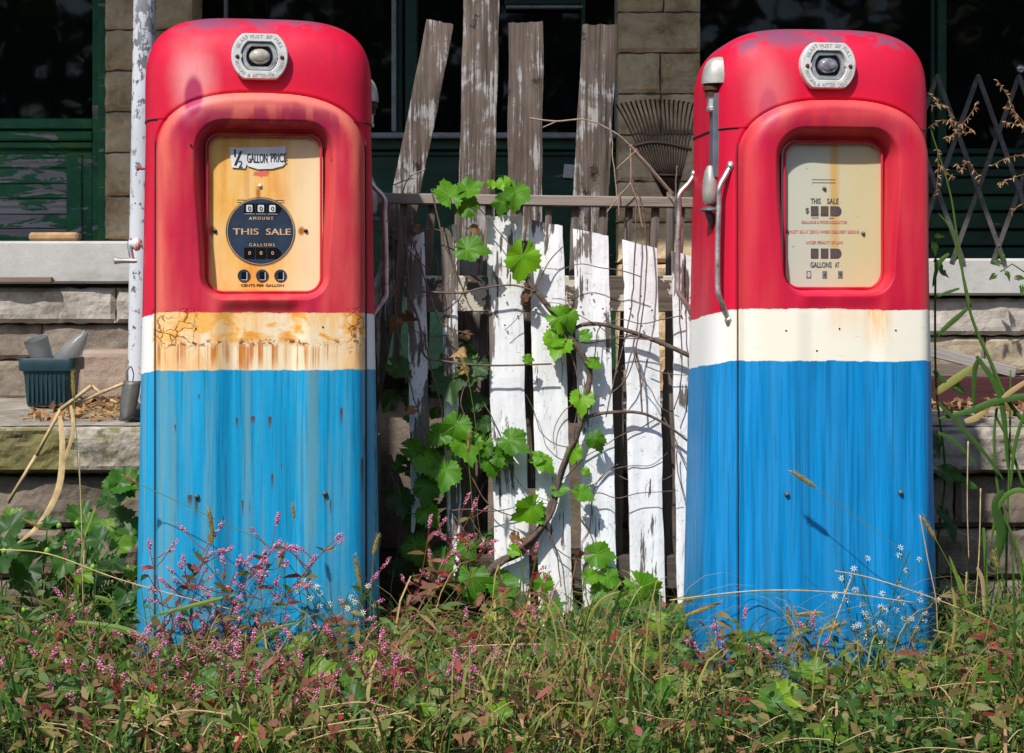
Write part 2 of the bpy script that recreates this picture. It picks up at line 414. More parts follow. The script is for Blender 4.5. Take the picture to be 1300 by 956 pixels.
def wood(name, base, dark, paint=None, cover=.5, paintscale=(14, 14, 3.2), darkspots=0., gm=.35):
    """weathered grain running along object Z, with optional peeling paint"""
    m = Mt(name); co = m.co(); rn = m.rnd()
    cv = m.comb(rn * 37.0, rn * 91.0, rn * 53.0)
    n_ = m.n.new('ShaderNodeVectorMath'); n_.operation = 'ADD'; m.put(n_.inputs[0], co); m.put(n_.inputs[1], cv); cc = S(m, n_.outputs[0])
    g = m.noise(m.mapv(cc, (120, 120, 3.5)), 1, 6, .7, .3); g2 = m.noise(m.mapv(cc, (26, 26, 2.0)), 1, 4, .6, .6)
    c = m.ramp(g * .6 + g2 * .4, [(.34, dark), (.5, tuple((a + b) / 2 for a, b in zip(base, dark))), (.64, base), (.8, tuple(min(1, q * 1.25) for q in base))])
    h = g * .6 + g2 * .5
    if darkspots:
        sp = m.noise(m.mapv(cc, (11, 11, 9)), 1, 5, .7)
        c = m.mix(m.step(sp, .60, .70) * darkspots, c, tuple(q * .35 for q in dark)); h = h - m.step(sp, .6, .7) * .8
    rough = .8
    if paint is not None:
        pn = m.noise(m.mapv(cc, paintscale), 1, 5, .62, .4) + (g - .5) * gm
        t = 1 - cover
        sw = .012 if gm < .5 else .05; mask = m.step(pn, .5 + (t - .5) * .55 - sw, .5 + (t - .5) * .55 + sw) * (1 if gm < .5 else .85)
        pc = m.ramp(m.noise(m.mapv(cc, (20, 20, 3)), 1, 4, .6), [(.3, tuple(q * .80 for q in paint)), (.65, paint)])
        pc = m.mix(m.step(m.noise(cc, 75, 4, .7), .60, .68) * .55, pc, tuple(q * .35 for q in paint))
        vd = m.voro(m.mapv(cc, (1, 1, .22)), 70, 'DISTANCE_TO_EDGE')
        pc = m.mix(m.step(vd, .03, 0.) * m.step(g2, .48, .62) * .7, pc, tuple(q * .25 for q in paint))
        c = m.mix(mask, c, pc); h = h * (1 - mask * .75) + mask * .9
    return m.fin(c, rough, 0, m.bump(h, .6, .004), .3)

def stone_mat(name, stops, moss=0., soot=.3, scale=1.0, bump=.7):
    m = Mt(name); co = m.co(); n = m.noise(co, 7 * scale, 6, .65, .3); n2 = m.noise(co, 34 * scale, 6, .7); n3 = m.noise(m.mapv(co, (1, 1, 3)), 3 * scale, 4, .6)
    c = m.ramp(n * .65 + n2 * .35, stops)
    c = m.mix(m.step(n3, .55, .72) * soot, c, (.035, .030, .026))
    c = m.mix(m.step(n2, .60, .68) * .35, c, (.05, .04, .03))
    if moss:
        g = m.noise(co, 5, 5, .7); x, y, z = m.xyz(co)
        c = m.mix(m.step(g, .46, .58) * moss, c, (.115, .105, .018))
    h = n * .8 + n2 * .5 + m.noise(co, 120, 4, .7) * .25
    return m.fin(c, .9, 0, m.bump(h, bump, .012), .25)
PALE = stone_mat('pale_limestone', [(.34, (.20, .17, .14)), (.5, (.40, .36, .31)), (.66, (.54, .50, .45))], soot=.35)
TAN = stone_mat('tan_sandstone', [(.36, (.19, .15, .10)), (.5, (.36, .295, .205)), (.62, (.48, .41, .305))], soot=.55)
BROWN = stone_mat('brown_foundation_stone', [(.32, (.085, .065, .05)), (.5, (.17, .135, .105)), (.68, (.26, .21, .165))], soot=.5)
LEDGE = stone_mat('mossy_limestone', [(.34, (.16, .145, .125)), (.5, (.34, .31, .27)), (.66, (.52, .49, .44))], moss=.0, soot=.3)
SILLM = stone_mat('smooth_sill_stone', [(.3, (.36, .35, .33)), (.7, (.52, .51, .49))], soot=.25, bump=.25)
def ledge_mat(moss):
    m = Mt('mossy_ledge_stone' if moss else 'grey_ledge_stone'); co = m.co(); n = m.noise(co, 7, 6, .65, .3); n2 = m.noise(co, 34, 6, .7); x, y, z = m.xyz(co)
    c = m.ramp(n * .65 + n2 * .35, [(.34, (.13, .11, .09)), (.5, (.30, .265, .22)), (.66, (.48, .44, .38))])
    g = m.noise(co, 6, 5, .7)
    c = m.mix(m.step(g + m.step(x, 1.0, .7) * .10, .47, .58) * (.85 if moss else 0.0) * m.step(x, 1.24, 1.10) * m.step(z, .540, .530), c, (.13, .115, .022))
    c = m.mix(m.step(m.noise(m.mapv(co, (1, 1, 2)), 6, 5, .7), .55, .65) * .45, c, (.05, .045, .04))
    return m.fin(c, .9, 0, m.bump(n * .8 + n2 * .5 + m.noise(co, 120, 4, .7) * .25, .7, .012), .25)
LEDGE = ledge_mat(True); LEDGE2 = ledge_mat(False)
PIERM = stone_mat('brown_tan_pier_stone', [(.36, (.30, .20, .10)), (.5, (.56, .41, .24)), (.62, (.70, .56, .37))], soot=.4)
MORTAR = simple('mortar', (.10, .085, .07), .95, 0, .4, 40, .5)

WHITEPK = wood('peeling_white_picket', (.22, .19, .165), (.07, .055, .045), (.80, .81, .82), .66)
WHITEPK2 = wood('mostly_bare_white_picket', (.23, .20, .17), (.06, .05, .04), (.76, .77, .78), .50)
GREYBD = wood('grey_weathered_board', (.20, .155, .125), (.022, .014, .010), (.40, .39, .375), .34, (9, 9, 10), 1.0, 1.0)
SLATW = wood('grey_rail_wood', (.20, .165, .14), (.07, .055, .045))
RAILW = wood('grey_top_rail_wood', (.30, .255, .22), (.14, .11, .09))
CREAMW = wood('flaking_cream_rail', (.15, .12, .095), (.045, .035, .03), (.52, .48, .38), .42, (26, 26, 26))
def lay_x(mat):  # same wood with grain along X
    m2 = mat.copy(); return m2
def greenwood(name, cover, dark=False):
    m = Mt(name); co = m.co()
    g = m.noise(m.mapv(co, (3, 60, 90)), 1, 5, .65); p = m.noise(m.mapv(co, (6, 20, 22)), 1, 5, .65, .5) + (g - .5) * .3
    w = m.ramp(g, [(.3, (.14, .12, .12)), (.6, (.32, .29, .29))])
    gr = m.ramp(m.noise(co, 12, 4, .6), [(.3, (.008, .07, .03)), (.55, (.015, .13, .05)), (.75, (.08, .15, .025))])
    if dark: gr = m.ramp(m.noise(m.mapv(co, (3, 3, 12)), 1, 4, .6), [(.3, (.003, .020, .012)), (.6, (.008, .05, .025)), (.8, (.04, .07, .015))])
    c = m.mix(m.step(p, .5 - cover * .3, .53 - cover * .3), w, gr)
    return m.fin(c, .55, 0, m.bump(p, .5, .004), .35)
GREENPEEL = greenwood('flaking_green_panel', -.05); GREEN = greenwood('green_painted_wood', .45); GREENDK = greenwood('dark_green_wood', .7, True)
GREYSTRIP = simple('grey_painted_strip', (.20, .21, .22), .6, 0, .3, 25)
def glass_mat():
    m = Mt('dark_window_glass'); co = m.co(); n = m.noise(co, 3, 3, .5)
    d = m.step(m.noise(co, 9, 5, .65), .56, .8)
    c = m.mix(d * .25, (.003, .0035, .004), (.02, .022, .028))
    return m.fin(c, .03, 0, m.bump(n, .05, .02), .2)
GLASS = glass_mat()
IRON = simple('dull_gate_strip', (.085, .078, .072), .6, .3, .4, 40)
RAKEM = simple('rusty_black_tine', (.022, .012, .009), .7, .3)
VINE = simple('vine_bark', (.13, .085, .065), .9, 0, .5, 60, .8)
VINEDK = simple('thick_vine_bark', (.10, .07, .055), .9, 0, .55, 50, .9)
TWIG = simple('pale_twig', (.30, .21, .16), .85, 0, .4, 60, .4)
STRAW = simple('dry_straw', (.46, .33, .16), .7, 0, .35, 30, .3)

def leaf_mat(name, lo, mid, hi, veins=True, holes=False):
    m = Mt(name); uv = m.co('UV'); x, y, z = m.xyz(uv); co = m.co(); v = m.attr('var')
    n = m.noise(co, 25, 4, .6)
    c = m.ramp(v * .75 + (n - .5) * .45 + .1, [(.15, lo), (.5, mid), (.85, hi)])
    h = n * .3
    if veins:
        ang = m.math('ARCTAN2', x, y); rad = m.math('SQRT', x * x + y * y)
        f = m.math('ABSOLUTE', m.math('SUBTRACT', m.math('FRACT', ang / .66 + .5), .5)) * rad
        vn = m.step(f, .035, .008) * m.step(rad, 1.0, .5)
        fb = m.math('ABSOLUTE', m.math('SUBTRACT', m.math('FRACT', rad * 7.0 - m.math('ABSOLUTE', m.math('SINE', ang * 4.76)) * 1.2), .5))
        vn2 = m.step(fb, .06, .0) * .25
        c = m.mix(vmax(m, vn * .5, vn2), c, tuple(min(1, q * 1.35 + .02) for q in hi)); h = h - vn * .7 - vn2 * .4
    b = m.n['Principled BSDF']
    m.fin(c, .45, 0, m.bump(h, .5, .004), .35)
    tr = m.n.new('ShaderNodeBsdfTranslucent'); ms = m.n.new('ShaderNodeMixShader'); ms.inputs[0].default_value = .35
    tc = m.mix(.5, c, (.22, .45, .005)); m.t.links.new(tc.k, tr.inputs['Color'])
    m.t.links.new(b.outputs[0], ms.inputs[1]); m.t.links.new(tr.outputs[0], ms.inputs[2])
    m.t.links.new(ms.outputs[0], m.n['Material Output'].inputs['Surface'])
    return m.mat
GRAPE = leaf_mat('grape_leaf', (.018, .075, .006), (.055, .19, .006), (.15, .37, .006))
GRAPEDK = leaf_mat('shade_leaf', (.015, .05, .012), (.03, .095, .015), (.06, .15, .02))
WEEDLEAF = leaf_mat('weed_leaf', (.012, .055, .008), (.05, .15, .012), (.20, .32, .01), False)
def cover_mat(name, stops):
    m = Mt(name); co = m.co(); v = m.attr('var'); n = m.noise(co, 40, 3, .6)
    c = m.ramp(v + (n - .5) * .12, stops)
    m.fin(c, .55, 0, None, .3)
    b = m.b; tr = m.n.new('ShaderNodeBsdfTranslucent'); ms = m.n.new('ShaderNodeMixShader'); ms.inputs[0].default_value = .25
    m.t.links.new(c.k, tr.inputs['Color']); m.t.links.new(b.outputs[0], ms.inputs[1]); m.t.links.new(tr.outputs[0], ms.inputs[2])
    m.t.links.new(ms.outputs[0], m.n['Material Output'].inputs['Surface'])
    return m.mat
GRASS = cover_mat('mixed_grass_blade', [(0, (.025, .07, .012)), (.25, (.06, .14, .02)), (.5, (.14, .22, .03)), (.68, (.30, .27, .07)), (.85, (.42, .30, .14)), (1, (.26, .10, .05))])
REDWEED = cover_mat('smartweed_stem_and_leaf', [(0, (.03, .09, .015)), (.3, (.09, .15, .02)), (.5, (.20, .16, .05)), (.7, (.18, .085, .05)), (.88, (.26, .055, .045)), (1, (.40, .035, .045))])
PINK = cover_mat('pink_smartweed_bead', [(0, (.42, .10, .17)), (.5, (.66, .20, .34)), (1, (.85, .42, .54))])
FOX = cover_mat('foxtail_bristle', [(0, (.20, .17, .04)), (.5, (.36, .28, .09)), (1, (.50, .38, .18))])
DEAD = cover_mat('dead_leaf', [(0, (.10, .05, .025)), (.5, (.30, .15, .06)), (1, (.50, .32, .15))])
WHITEF = cover_mat('white_petal', [(0, (.62, .62, .62)), (1, (.80, .80, .82))])

# ------------------------------------------------------------------ world, sun, camera
w = bpy.data.worlds.new("World"); scn.world = w; w.use_nodes = True
nt = w.node_tree; bg = nt.nodes['Background']; sk = nt.nodes.new('ShaderNodeTexSky'); sk.sky_type = 'NISHITA'; sk.sun_disc = False
EL, AZ = R(50), R(28)       # elevation, degrees to the left of the viewing axis
sk.sun_elevation = EL; sk.sun_rotation = R(180) + AZ; sk.air_density = 1.0; sk.dust_density = 1.0
nt.links.new(sk.outputs[0], bg.inputs[0]); bg.inputs[1].default_value = .14
ld = bpy.data.lights.new('sun', 'SUN'); ld.energy = 4.0; ld.angle = R(1.0); ld.color = (1, .955, .89)
lo = bpy.data.objects.new('sun', ld); COL.objects.link(lo)
d = Vector((math.sin(AZ) * math.cos(EL), math.cos(AZ) * math.cos(EL), -math.sin(EL)))
lo.rotation_euler = d.to_track_quat('-Z', 'Y').to_euler(); lo.location = (-4, -7, 9)
cd = bpy.data.cameras.new('camera'); cam = bpy.data.objects.new('camera', cd); COL.objects.link(cam)
cam.location = (0, -DIST, CAMH); cam.rotation_euler = (R(90), 0, 0)
cd.sensor_width = 36; cd.lens = 36 * K / 1300; cd.shift_y = -118 / 1300; cd.clip_end = 500; cd.clip_start = .05
scn.camera = cam
scn.view_settings.view_transform = 'Standard'; scn.view_settings.look = 'None'; scn.view_settings.exposure = 0.36; scn.view_settings.gamma = 1

# ------------------------------------------------------------------ pumps
NS = 4.2
def contour(a, b, n=NS, N=430):
    th = np.linspace(0, 2 * np.pi, 20001)
    c, s = np.cos(th), np.sin(th)
    # dense, well spread parametrisation of the superellipse
    r = (np.abs(c) ** n + np.abs(s) ** n) ** (-1 / n)
    X, Y = a * r * c, b * r * s
    seg = np.hypot(np.diff(X), np.diff(Y)) * np.where((Y[1:] < -.02), 1.0, .3)
    L = np.concatenate([[0], np.cumsum(seg)])
    t = np.linspace(0, L[-1], N, endpoint=False)
    return np.interp(t, L, X), np.interp(t, L, Y)
def sstep(x, a, b):
    t = np.clip((x - a) / (b - a), 0, 1); return t * t * (3 - 2 * t)

def body_mesh(name, c, mat, parent):
    HB, HD = c['top'] - .205, .205; pD = 3.6; b0 = .205
    cx, cy = contour(1, b0 / .275 * 1.0)
    cy = cy * .275
    zs = list(np.arange(.035, 1.25, .0034)) + list(np.arange(1.25, HB, .0018)); zs = [(z, 1.0) for z in zs]
    for k in range(0, 190):
        t = 1 - (1 - k / 189) ** 2
        zs.append((HB + HD * t, max(1 - t ** pD, 1e-7) ** (1 / pD)))
    V = []; n = len(cx)
    for z, g in zs:
        a = c['a_bot'] + (c['a_top'] - c['a_bot']) * min(max((z - .05) / (1.3 - .05), 0), 1)
        k = 1.0 + (.006 if z > c['seam'] else 0)
        x = cx * a * g * k; y = cy * (g * k)
        base = y.copy()
        # raised front shield
        fw = c['bw']; bx = x - c['bx']; zc = c['btop'] - .154
        ff = (np.abs(bx / fw) ** 2.6 + (max(z - zc, 0) / .154) ** 2.6) ** (1 / 2.6) if z > zc else np.abs(bx) / fw
        dd = (1 - ff) * fw; r = .040
        q = np.clip(1 - dd / r, 0, 1)
        full = -b0 - .036 + .35 * bx ** 2
        prof = np.sqrt(np.maximum(1 - q ** 2.2, 0)) * sstep(dd, 0, .007)
        base = np.where(isf0 := (y < -.05), base + .005 * np.exp(-(dd / .0045) ** 2), base)
        yb = np.where(dd > 0, base + np.minimum(full - base, 0) * prof, base)
        isf = (y < -.05)
        # central channel down the front
        ch = c['chan'] * (1 - sstep(np.abs(bx - .0), .062, .108)) * (1 - sstep(z, c['w0'] - .05, c['w0'] - .012))
        # window recess
        hw, hz = (c['w_x1'] - c['w_x0']) / 2, (c['w1'] - c['w0']) / 2
        wx = x - (c['w_x0'] + c['w_x1']) / 2; wz = z - (c['w1'] + c['w0']) / 2
        rr = .04; qx = np.abs(wx) - (hw - rr); qz = abs(wz) - (hz - rr)
        sd = np.hypot(np.maximum(qx, 0), max(qz, 0)) + np.minimum(np.maximum(qx, qz), 0) - rr
        kz = float(sstep(wz, -hz * .9, hz * .6))
        soft = .016 + .016 * kz
        rec = .062 * (1 - sstep(sd, -.004, soft)) + .010 * (1 - sstep(sd, .0, .06)) * (.3 + .7 * kz)
        yy = np.where(isf, yb + ch * (dd > 0) + rec, base)
        V.append(np.stack([x, yy, np.full(n, z)], 1))
    V = np.concatenate(V); rows = len(zs)
    F = []
    idx = np.arange(n); nx = (idx + 1) % n
    for r_ in range(rows - 1):
        F.append(np.stack([r_ * n + idx, r_ * n + nx, (r_ + 1) * n + nx, (r_ + 1) * n + idx], 1))
    F = np.concatenate(F).tolist()
    F.append(list(range((rows - 1) * n, rows * n))); F.append(list(range(n))[::-1])
    me = bpy.data.meshes.new(name); me.from_pydata(V.tolist(), [], F); me.materials.append(mat)
    me.polygons.foreach_set('use_smooth', [True] * len(me.polygons)); me.update()
    o = bpy.data.objects.new(name, me); COL.objects.link(o); o.parent = parent
    return o

def round_rect(x0, x1, z0, z1, r, n=8):
    pts = []
    for cx, cz, a0 in ((x1 - r, z1 - r, 0), (x0 + r, z1 - r, 90), (x0 + r, z0 + r, 180), (x1 - r, z0 + r, 270)):
        for k in range(n + 1):
            q = R(a0 + 90 * k / n); pts.append((cx + r * math.cos(q), cz + r * math.sin(q)))
    return pts
def oval(w, h, cut, cx, cz, n=48):
    """circle of width w flattened top and bottom at height h"""
    return [(cx + w / 2 * math.cos(q), cz + max(-h / 2, min(h / 2, w / 2 * math.sin(q) * cut))) for q in (2 * math.pi * k / n for k in range(n))]
def ring_mesh(mb, outer, inner, y0, y1, lip=.003, m=0):
    n = len(outer)
    A = [mb.vert((x, y1, z)) for x, z in outer]
    cxo = sum(p[0] for p in outer) / n; czo = sum(p[1] for p in outer) / n
    sh = lambda p, k: (cxo + (p[0] - cxo) * k, czo + (p[1] - czo) * k)
    B = [mb.vert((p[0], y0 + lip, p[1])) for p in outer]
    C = [mb.vert((sh(p, .965)[0], y0, sh(p, .965)[1])) for p in outer]
    D = [mb.vert((sh(p, 1.05)[0], y0, sh(p, 1.05)[1])) for p in inner]
    E = [mb.vert((p[0], y0 + lip, p[1])) for p in inner]
    G = [mb.vert((sh(p, .95)[0], y1, sh(p, .95)[1])) for p in inner]
    for a, b in ((A, B), (B, C), (C, D), (D, E), (E, G)):
        for i in range(n): j = (i + 1) % n; mb.face(a[i], a[j], b[j], b[i], m=m)
def disc(mb, pts, y0, y1, m=0): mb.prism(pts, y0, y1, m)
def circ(cx, cz, r, n=32): return [(cx + r * math.cos(2 * math.pi * k / n), cz + r * math.sin(2 * math.pi * k / n)) for k in range(n)]

def side_y(c, x):  # not used for placement precision; flank depth
    return 0
def make_pump(name, c, paint, label, group):
    T = thing(name, c['loc'], label, 'gas pump', group, c['yaw'])
    body = body_mesh('body', c, paint, T)
    # seam between hood and lower body
    sm = MB(); cxp, cyp = contour(1, .205 / .275, N=200)
    cyp = cyp * .275; a = c['a_bot'] + (c['a_top'] - c['a_bot']) * ((c['seam'] - .05) / 1.25)
    pts = [(cxp[i] * a * 1.003, cyp[i] * 1.004, c['seam']) for i in range(200) if not (cyp[i] < 0 and abs(cxp[i] * a - c['bx']) < c['bw'] - .006)]
    # order: start at right edge of the shield going round the back
    k0 = max(range(len(pts)), key=lambda i: (pts[i][1] < 0 and pts[i][0] > 0) * (1 - pts[i][0]) if pts[i][1] < 0 and pts[i][0] > 0 else -1)
    pts = pts[k0:] + pts[:k0]
    sm.tube(pts, .0021, 6); sm.build('seam', SEAM, T, True)
    for s_ in (-1, 1):
        q = MB(); pp = []
        for k_ in range(40):
            z_ = .045 + (c['btop'] - .10 - .045) * k_ / 39; a_ = c['a_bot'] + (c['a_top'] - c['a_bot']) * min(max((z_ - .05) / 1.25, 0), 1)
            x_ = c['bx'] + s_ * (c['bw'] + .001); y_ = -.205 * max(0, 1 - (abs(x_) / a_) ** NS) ** (1 / NS)
            pp.append((x_, y_ + .0012, z_))
        q.tube(pp, .0016, 6); q.build('panel_seam', SEAM, T, True)
    # base plinth
    bs = MB(); px_, py_ = contour(1, .205 / .275, N=60); py_ = py_ * .275
    lo_ = [bs.vert((px_[i] * c['a_bot'] * .90, py_[i] * .90, -.02)) for i in range(60)]; hi_ = [bs.vert((px_[i] * c['a_bot'] * .90, py_[i] * .90, .05)) for i in range(60)]
    for i in range(60): j = (i + 1) % 60; bs.face(lo_[i], lo_[j], hi_[j], hi_[i])
    bs.build('base', BLUEDARK, T)
    x0, x1, z0, z1 = c['w_x0'], c['w_x1'], c['w0'], c['w1']; xc = (x0 + x1) / 2
    yd = -.205 - .036 + .056 + .006     # dial plane
    # dial
    dl = MB(); dl.prism(round_rect(x0 - .004, x1 + .004, z0 - .004, z1 + .004, .035), yd, yd + .003)
    dial = dl.build('dial', c['dial'], T)
    # rim round the window
    rm = MB(); rp = round_rect(x0 + .0005, x1 - .0005, z0 + .0005, z1 - .0005, .034)
    for i in range(len(rp)):
        p, q = rp[i], rp[(i + 1) % len(rp)]
    loop = [(p[0], yd - .012, p[1]) for p in rp] + [(rp[0][0], yd - .012, rp[0][1])]
    rm.tube(loop, .0032, 6, caps=False); rm.build('window_rim', paint, T, True)
    c['deco'](T, dial, yd, xc)
    # sight gauge on the forehead
    gx, gz = c['gauge']; yg = -.205 + c['gy']
    g = MB(); ring_mesh(g, oval(.1285, .104, 1.0, gx, gz), oval(.084, .066, 1.0, gx, gz), yg - .014, yg + .012, .003)
    for s_ in (-1, 1):
        disc(g, circ(gx + s_ * .050, gz, .010, 20), yg - .0135, yg)
    gauge = g.build('sight_gauge', CAST, T, auto=.6)
    l = MB(); ring_mesh(l, oval(.080, .062, 1.0, gx, gz), oval(.060, .046, 1, gx, gz), yg - .009, yg + .006, .002); l.build('inner_ring', CHROME, gauge, auto=.6)
    l = MB(); l.prism(oval(.074, .058, 1, gx, gz), yg - .004, yg + .002); l.build('black_surround', BLACK, gauge)
    l = MB(); l.lathe([(.001, -.012), (.010, -.011), (.016, -.008), (.019, -.003), (.020, .004), (.0205, .01)], (gx, yg - .006, gz), 'Y', 28, 0, 1.22, .92)
    l.build('glass_bulb', c['lens'], gauge, True)
    for s_ in (-1, 1):
        q = MB(); q.lathe([(.001, -.0175), (.0035, -.017), (.0048, -.0145), (.005, -.010)], (gx + s_ * .0505, yg, gz - .002), 'Y', 14); q.build('screw', RUSTED, gauge, True)
    lt = MB(); yl = yg - .0139
    for txt, top in (('GLASS MUST BE FULL', True), ('BEFORE & AFTER DELIVERY', False)):
        nch = len(txt); span = R(132 if top else 150)
        for i, chh in enumerate(txt):
            if chh == ' ': continue
            t = (i - (nch - 1) / 2) / (nch - 1) * span
            if top: ang = math.pi / 2 - t; rot = -t
            else: ang = -math.pi / 2 + t; rot = t
            ca, sa = math.cos(ang), math.sin(ang)
            zz_ = max(-.0445, min(.0445, .054 * sa)); xx_ = .0535 * ca
            put_text(lt, chh, gx + xx_, yl, gz + zz_, .0078, None, 0, rot, .0004, .0007)
    lt.build('embossed_lettering', LETEMB, gauge)
    # front screws low on the body
    for sx in c['screws']:
        q = MB(); fx = sx - c['bx']
        yy = -.205 - .036 + .35 * fx * fx
        q.lathe([(.001, -.008), (.004, -.0075), (.0055, -.004), (.0062, 0.002)], (sx, yy, c['screw_z']), 'Y', 16); q.build('screw', DARKGREY, T, True)
    for (hx, hz_) in c['holes']:
        q = MB(); fx = hx - c['bx']; yy = -.205 - .036 + .35 * fx * fx
        chn = c['chan'] if (abs(fx) < .08 and hz_ < z0 - .04) else 0
        q.lathe([(.0004, -.0012), (.0021, -.001), (.0024, .003)], (hx, yy + chn, hz_), 'Y', 10); q.build('rivet_hole', SEAM, T)
    return T

def rod(mb, pts, r=.0065, flat_ends=True):
    sp = spline(pts, 6); mb.tube(sp, r, 10)
    if flat_ends:
        for e in (pts[0], pts[-1]):
            mb.tube([Vector(e) + Vector((0, 0, -.012)), Vector(e), Vector(e) + Vector((0, 0, .012))], [.006, .0105, .006], 10)
def hood(mb, s, y, z, m=0, w=.052, h=.056, out=.052):
    """quarter-dome hose outlet hood on flank; s = -1 left flank, +1 right"""
    n, k = 12, 8
    xf = mb._flank
    rows = []
    for i in range(k + 1):
        t = i / k; ph = t * math.pi / 2
        row = []
        for j in range(n + 1):
            q = -math.pi / 2 + math.pi * j / n
            rr = math.sin(ph) ** .7
            row.append(mb.vert((xf + s * out * rr * math.cos(q) ** .8 if math.cos(q) > 0 else xf, y + w / 2 * rr * math.sin(q), z + h * math.cos(ph) ** .8 if ph < math.pi / 2 - .01 else z)))
        rows.append(row)
    for i in range(k):
        for j in range(n): mb.face(rows[i][j], rows[i][j + 1], rows[i + 1][j + 1], rows[i + 1][j], m=m)
    mb.face(*rows[-1][::-1], m=m)

def hose_side(T, s, c, yh, yrods, drop=0.0, with_nozzle=True):
    """hose outlet hood, hose stub, nozzle boot and the two guard rods on one flank"""
    flank = lambda y: s * c['a_top'] * .995 * (1 - (abs(y) / .205) ** NS) ** (1 / NS)
    fl = flank(yh)
    zt = c['top'] - drop
    yc = yh
    h = MB(); h._flank = fl - s * .012; hood(h, s, yc, zt - .139, h=.064, w=.066, out=.046)
    h.build('hose_hood', HOODM, T, auto=.9)
    st = MB(); xs = fl + s * .010
    st.lathe([(.019, .0), (.020, -.008), (.0215, -.010), (.0215, -.018), (.017, -.020), (.0165, -.034)], (xs, yc, zt - .136), 'Z', 14, 0); st.build('rusty_collar', RUSTED, T, auto=.5)
    st = MB(); st.lathe([(.0165, 0), (.0165, -.006), (.014, -.008), (.0135, -.028), (.0155, -.030), (.0155, -.037), (.009, -.040)], (xs - s * .002, yc, zt - .164), 'Z', 14); st.build('hose_fitting', CHROME, T, auto=.5)
    a0 = c['a_top']
    ch = MB(); ch.box((min(fl - s * .02, fl + s * .011), yc - .017, zt - .36), (max(fl - s * .02, fl + s * .006), yc + .022, zt - .16), bev=.003); ch.build('hose_channel', SLATE, T)
    if with_nozzle:
        nz = MB(); xn = fl + s * .018
        nz.lathe([(.001, .044), (.008, .041), (.014, .028), (.018, .006), (.019, -.02), (.018, -.04), (.012, -.048)], (xn - s * .004, yc + .002, zt - .372), 'Z', 18, 0, .95, 1.15)
        nz.build('nozzle_boot', HOODM, T, auto=.7)
        cl = MB()
        cl.tube([(xn - s * .006 + .020 * math.cos(q), yc - .006 + .018 * math.sin(q), zt - .432) for q in np.linspace(0, 6.28, 17)], .0085, 8, flat=.5)
        cl.tube([(xn + s * .0, yc, zt - .425), (xn - s * .004, yc, zt - .45), (xn - s * .008, yc, zt - .478)], [.012, .010, .004], 8)
        cl.build('clamp_ring', DARKGREY, T, True)
    for yr in yrods:
        fl = flank(yr)
        g = MB(); o_ = fl + s * .002; p_ = fl + s * .030 + s * .01 * (yr > 0)
        rod(g, [(o_, yr, zt - .335), (o_ + s * .012, yr - .004, zt - .355), (p_, yr - .008, zt - .385), (p_ + s * .001, yr - .008, zt - .42), (p_ + s * .004, yr - .008, zt - .52), (p_ + s * .004, yr - .008, zt - .60), (p_ + s * .002, yr - .008, zt - .628), (o_ + s * .014, yr - .004, zt - .665), (o_ + s * .004, yr, zt - .69)])
        g.build('guard_rod', CHROME, T, True)

def counters(mb_plate, mb_wheel, mb_num, xs, z, y, w, h, arrow=True, digits='000', mwheel=0):
    for i, x in enumerate(xs):
        if i == 2 and arrow: mb_plate.prism([(x - w / 2, z - h / 2), (x + w / 2, z - h / 2), (x + w / 2 + h * .4, z), (x + w / 2, z + h / 2), (x - w / 2, z + h / 2)], y - .001, y)
        else: mb_plate.prism([(x - w / 2, z - h / 2), (x + w / 2, z - h / 2), (x + w / 2, z + h / 2), (x - w / 2, z + h / 2)], y - .001, y)

